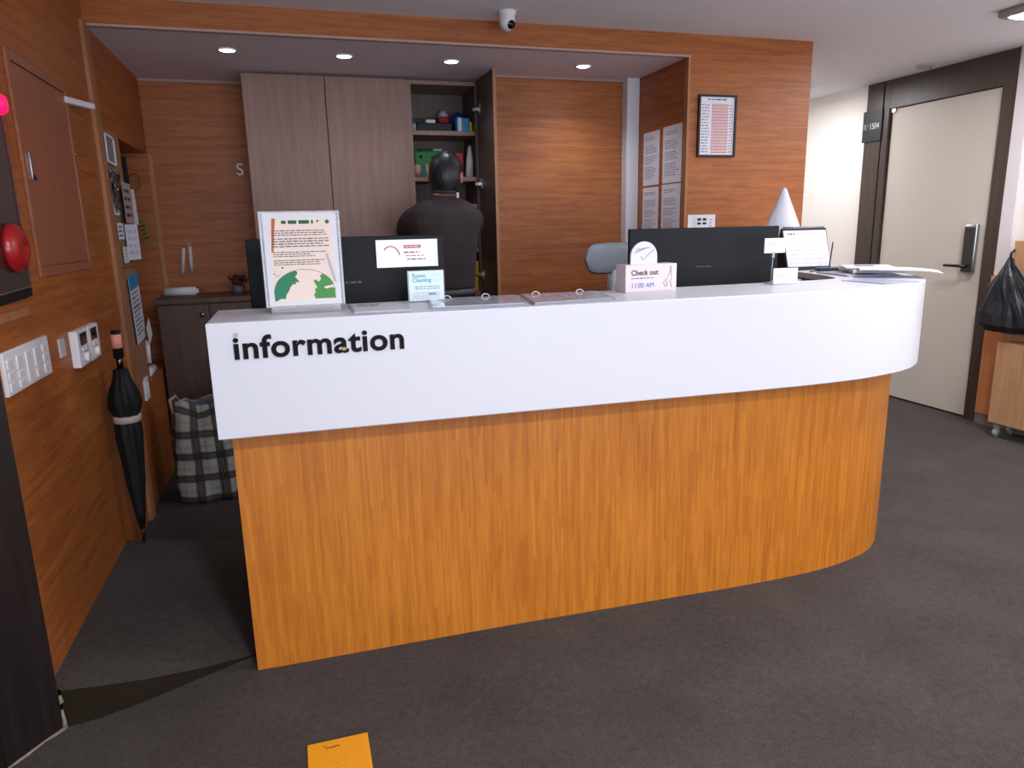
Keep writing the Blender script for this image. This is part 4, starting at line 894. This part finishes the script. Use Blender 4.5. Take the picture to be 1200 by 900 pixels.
tag(mb.obj('plastic_bag', mat('bin_bag', '1c1f24', .35, bump=.8, bscale=22)), 'black plastic bag hanging on the wooden cart corner', 'bag').location = (4.13, 3.2, .655)

# yellow tactile tile on the carpet
t = thing('tactile_tile', 'yellow textured tactile tile on the carpet at the bottom edge', 'floor tile', (.008, 1.592, 0))
yt = mat('tile_yellow', 'e0981c', .55, bump=.2, bscale=120)
mb = MB(); mb.box(-.08, .08, -.148, .148, 0, .004, yt, b=.001)
for i in range(18):
    for j in range(32):
        x = -.075+.0088*i+(.0044 if j % 2 else 0); y = -.142+.0091*j
        if x < .077: mb.box(x-.0022, x+.0022, y-.0022, y+.0022, .0038, .0054, yt)
for sx, sy, q in ((-.02, .118, .012), (-.005, .12, .009), (-.035, .125, .004)): mb.box(sx-q, sx+q, sy-.0015, sy+.0015, .0045, .0058, mat('scuff', '7a5a1a', .8))
mb.obj('tile', None, t)

# ------------------------------------------------------------ the man at the closet
def skin_mesh(chains, sub=1):
    """chains: lists of (point, radius). joined on equal points"""
    vs, rs, es = [], [], []
    idx = {}
    for ch in chains:
        prev = None
        for p, r in ch:
            k = tuple(round(c, 4) for c in p)
            if k not in idx: idx[k] = len(vs); vs.append(p); rs.append(r)
            i = idx[k]
            if prev is not None: es.append((prev, i))
            prev = i
    me = bpy.data.meshes.new('sk'); me.from_pydata(vs, es, []); o = bpy.data.objects.new('sk', me); C.objects.link(o)
    md = o.modifiers.new('s', 'SKIN'); sv = me.skin_vertices[0].data if me.skin_vertices else None
    if sv is None:
        bpy.context.view_layer.objects.active = o
        b_ = bmesh.new(); b_.from_mesh(me); b_.verts.layers.skin.verify(); b_.to_mesh(me); b_.free(); sv = me.skin_vertices[0].data
    for i, r in enumerate(rs): sv[i].radius = (r, r) if not isinstance(r, tuple) else r
    sv[0].use_root = True
    ss = o.modifiers.new('u', 'SUBSURF'); ss.levels = sub; ss.render_levels = sub
    bpy.context.view_layer.update()
    out = bpy.data.meshes.new_from_object(o.evaluated_get(bpy.context.evaluated_depsgraph_get()))
    bpy.data.objects.remove(o); return out
def fuse(name, meshes, mbs, voxel, mt, parent, smooth=2):
    b_ = bmesh.new()
    for me in meshes: b_.from_mesh(me)
    for q in mbs:
        tmp = bpy.data.meshes.new('x'); q.bm.to_mesh(tmp); q.bm.free(); b_.from_mesh(tmp)
    me = bpy.data.meshes.new('x'); b_.to_mesh(me); b_.free()
    o = bpy.data.objects.new('x', me); C.objects.link(o)
    rm = o.modifiers.new('r', 'REMESH'); rm.mode = 'VOXEL'; rm.voxel_size = voxel; rm.use_smooth_shade = True
    if smooth: sm = o.modifiers.new('m', 'SMOOTH'); sm.factor = .5; sm.iterations = smooth
    bpy.context.view_layer.update()
    out = bpy.data.meshes.new_from_object(o.evaluated_get(bpy.context.evaluated_depsgraph_get())); bpy.data.objects.remove(o)
    out.name = name; out.materials.clear(); out.materials.append(mt)
    for p in out.polygons: p.use_smooth = True; p.material_index = 0
    r = bpy.data.objects.new(name, out); C.objects.link(r); r.parent = parent; return r
man = thing('person', 'person with short black hair in dark shirt seen from behind at the closet', 'person', (.83, 4.0, 0))
skin = mat('skin', 'b07a62', .5); shirt = mat('shirt_dark', '3a3033', .85, bump=.25, bscale=14, var=.2); trou = mat('trousers', '14141a', .85)
def ell(z, rx, ry, cy, cx=0, n=28, e=2.5):
    out = []
    for k in range(n):
        a = 2*PI*k/n; c, s_ = math.cos(a), math.sin(a); r = (abs(c/rx)**e+abs(s_/ry)**e)**(-1/e); out.append((cx+r*c, cy+r*s_, z))
    return out
# shoulders at z 1.43; local frame: +y is the way he faces
def arm(s, grow):
    sh_, el, wr = (s*.178, .0, 1.42), (s*.195, .21, 1.33), (-.035 if s < 0 else .13, .40, 1.385)
    return sh_, el, wr
def hand(s, chains):
    _, el, wr = arm(s, 0); w0 = Vector(wr); d = (w0-Vector(el)).normalized(); side = Vector((-s, 0, 0)); upv = side.cross(d).normalized()*(-s)
    palm = w0+d*.075; chains.append([(tuple(w0), .026), (tuple(w0+d*.04), .030), (tuple(palm), .030)])
    for i, (off, ln) in enumerate(((-.030, .066), (-.010, .076), (.010, .070), (.029, .054))):
        b0 = palm+upv*off*1.0+d*.008; k1 = b0+d*ln*.45+side*.004; k2 = k1+d*ln*.30+side*.016; k3 = k2+d*ln*.18+side*.020
        chains.append([(tuple(palm), .020), (tuple(b0), .0105), (tuple(k1), .0095), (tuple(k2), .0088), (tuple(k3), .0075)])
    th = w0+d*.03+upv*.02*1; chains.append([(tuple(w0+d*.04), .020), (tuple(th+upv*.022+side*.012), .012), (tuple(th+upv*.034+side*.022+d*.03), .0105), (tuple(th+upv*.034+side*.026+d*.055), .009)])
ch = []
ch.append([((0, 0, .95), .10), ((0, .0, 1.12), .10), ((0, .0, 1.28), .115), ((0, -.005, 1.42), .09), ((.0, .0, 1.50), .058), ((.01, .02, 1.58), .056)])
for s in (-1, 1):
    sh_, el, wr = arm(s, 0)
    ch.append([((0, -.005, 1.42), .09), (sh_, .055), (tuple((Vector(sh_)+Vector(el))/2), .048), (el, .040), (tuple((Vector(el)+Vector(wr))/2), .036), (wr, .026)])
    ch.append([((0, 0, .95), .10), ((s*.09, 0, .88), .088), ((s*.10, .0, .68), .075), ((s*.105, .005, .49), .052), ((s*.11, -.01, .33), .055), ((s*.115, -.02, .10), .036), ((s*.115, -.005, .05), .035), ((s*.125, .11, .028), .025)])
    hand(s, ch)
bm_ = skin_mesh(ch, 1)
hx, hy, hz = .03, .035, 1.635
mbh = MB(); prof = []
for j in range(15):
    v = j/14; z = hz-.125+.245*v
    ww = .078*math.sin(PI*min(1, .12+.88*v)**.8)**.55 if v < 1 else .004; ww = max(ww, .004)
    wx = (.045+.030*math.sin(PI*min(v*1.15, 1)*.5)) if v < .45 else .075*math.sqrt(max(.003, 1-((v-.45)/.55)**2.4))
    wy = (.055+.042*math.sin(PI*min(v*1.1, 1)*.5)) if v < .45 else .097*math.sqrt(max(.003, 1-((v-.45)/.55)**2.4))
    prof.append(ell(z, wx, wy, hy+(.012*(1-v)), hx, 28, 2.1))
mbh.loft(prof)
HS = Matrix.Translation((hx, hy, hz-.10)) @ Matrix.Rotation(math.radians(-34), 4, 'Z') @ Matrix.Diagonal((1.14, 1.06, 1.03, 1)) @ Matrix.Translation((-hx, -hy, -hz+.10))
for s in (-1, 1): mbh.sphere((hx+s*.080, hy-.005, hz-.012), .03, sc_=(.35, .62, 1.05), seg=14, rg=10)
mbn = MB(); mbn.loft([ell(hz-.045, .016, .02, hy+.10, hx, 12), ell(hz-.03, .014, .024, hy+.098, hx, 12), ell(hz+.01, .009, .012, hy+.092, hx, 12)]); mbn.sphere((hx, hy+.088, hz-.068), .02, sc_=(1.2, .6, .28), seg=12, rg=8)
for q in (mbh, mbn): bmesh.ops.transform(q.bm, matrix=HS, verts=q.bm.verts)
body = fuse('body', [bm_], [mbh, mbn], .0055, skin, man, 1)
for s in (-1, 1):
    mb = MB(); mb.sphere((hx+s*.031, hy+.092, hz+.005), .011, white_pl, seg=12, rg=8); mb.sphere((hx+s*.031, hy+.099, hz+.005), .0055, black_pl, seg=10, rg=6); bmesh.ops.transform(mb.bm, matrix=HS, verts=mb.bm.verts); mb.obj('eye', None, man)
# shirt
mt_ = MB(); mt_.loft([ell(1.02, .165, .115, .0), ell(1.10, .170, .12, .0), ell(1.20, .178, .125, -.004), ell(1.30, .190, .130, -.010), ell(1.38, .205, .125, -.014), ell(1.44, .205, .108, -.010), ell(1.485, .165, .085, -.004), ell(1.515, .10, .068, .004), ell(1.535, .066, .062, .01)])
sc_ = []
for s in (-1, 1):
    sh_, el, wr = arm(s, 0); w2 = Vector(el)+(Vector(wr)-Vector(el))*.86
    sc_.append([((0, -.005, 1.40), .10), ((s*.12, -.005, 1.425), .082), ((s*.182, -.0, 1.405), .073), (tuple((Vector(sh_)+Vector(el))/2+Vector((s*.012, 0, 0))), .066), (el, .056), (tuple((Vector(el)+w2)/2), .050), (tuple(w2), .040)])
sm_ = skin_mesh(sc_, 1)
sh = fuse('shirt', [sm_], [mt_], .010, shirt, man, 3)
for v in sh.data.vertices:   # cloth folds
    p = v.co; f = noise.noise(Vector((p.x*9, p.y*6, p.z*5)))*.008+noise.noise(Vector((p.x*4+p.z*14, p.y*8, p.z*4+3)))*.006; v.co = p+v.normal*f
mb = MB(); mb.tube([(hx*.6+.062*math.cos(a), .012+.060*math.sin(a), 1.556+.010*math.sin(a)) for a in [2*PI*k/28 for k in range(29)]], .011, seg=10, cap=False); mb.obj('collar', shirt, man)
mb = MB(); mb.box(.065, .078, -.062, -.052, 1.515, 1.545, b=.002); mb.obj('collar_tag', paper_w, man)
# trousers, belt, shoes
tc_ = [[((0, 0, .99), .15), ((0, 0, .93), .14)]]
for s in (-1, 1): tc_.append([((0, 0, .93), .14), ((s*.09, 0, .84), .105), ((s*.10, 0, .68), .088), ((s*.105, .005, .49), .070), ((s*.11, -.01, .30), .068), ((s*.115, -.015, .09), .066)])
tm = skin_mesh(tc_, 1); mw = MB(); mw.loft([ell(.88, .17, .115, 0), ell(.98, .163, .112, 0), ell(1.04, .158, .108, 0)])
fuse('trousers', [tm], [mw], .010, trou, man, 2)
mb = MB(); mb.loft([ell(.985, .168, .117, 0), ell(1.015, .166, .116, 0)]); mb.obj('belt', mat('belt', '55555a', .5), man)
for s in (-1, 1):
    mb = MB(); mb.loft([[(s*.12+x*k, y*k2+.03, z) for x, y in [(.05*math.cos(a)*(1-.15*math.sin(a)), .145*math.sin(a)) for a in [2*PI*q/20 for q in range(20)]]] for z, k, k2 in ((.002, 1, 1), (.03, 1, 1), (.055, .85, .8), (.08, .7, .55), (.095, .6, .4))]); mb.obj('shoe', black_pl, man)
# hair: cap over the back and top of the head
mb = MB(); rings = []
for j in range(13):
    v = j/12; z = hz-.092+.225*v
    q = min(1, max(0, (v-.30)/.70)); fr_ = .087*math.sqrt(max(.002, 1-q**2.5)); fy = .108*math.sqrt(max(.002, 1-q**2.5))
    if v < .3: fr_ = .070+.017*(v/.3); fy = .085+.023*(v/.3)
    row = []
    for k in range(36):
        a = 2*PI*k/36; c, s_ = math.cos(a), math.sin(a); y = hy+.005+fy*s_
        lim = hy+.055 if z > hz+.03 else (hy-.012 if z < hz+.015 else hy+.02)
        lim = lim+(.06 if z > hz+.07 else 0)
        if y > lim: y = lim
        n_ = noise.noise(Vector((c*6, s_*6, z*30)))*.004
        row.append((hx+(fr_+n_)*c, y, z+noise.noise(Vector((c*4, s_*4, 1)))*.004))
    rings.append(row)
mb.loft(rings)
hm = bpy.data.materials.new('hair'); hm.use_nodes = True; N = hm.node_tree.nodes; b_ = N['Principled BSDF']; b_.inputs['Base Color'].default_value = lin('18181c'); b_.inputs['Roughness'].default_value = .42
tcn = N.new('ShaderNodeTexCoord'); mp = N.new('ShaderNodeMapping'); mp.inputs['Scale'].default_value = (160, 60, 12); nz_ = N.new('ShaderNodeTexNoise'); nz_.inputs['Scale'].default_value = 1
hm.node_tree.links.new(tcn.outputs['Object'], mp.inputs[0]); hm.node_tree.links.new(mp.outputs[0], nz_.inputs['Vector'])
bp = N.new('ShaderNodeBump'); bp.inputs['Strength'].default_value = .5; bp.inputs['Distance'].default_value = .003; hm.node_tree.links.new(nz_.outputs['Fac'], bp.inputs['Height']); hm.node_tree.links.new(bp.outputs[0], b_.inputs['Normal'])
rp = N.new('ShaderNodeValToRGB'); rp.color_ramp.elements[0].position = .45; rp.color_ramp.elements[0].color = lin('121216'); rp.color_ramp.elements[1].position = .72; rp.color_ramp.elements[1].color = lin('2e2f35'); hm.node_tree.links.new(nz_.outputs['Fac'], rp.inputs[0]); hm.node_tree.links.new(rp.outputs[0], b_.inputs['Base Color'])
bmesh.ops.transform(mb.bm, matrix=HS, verts=mb.bm.verts); mb.obj('hair', hm, man)
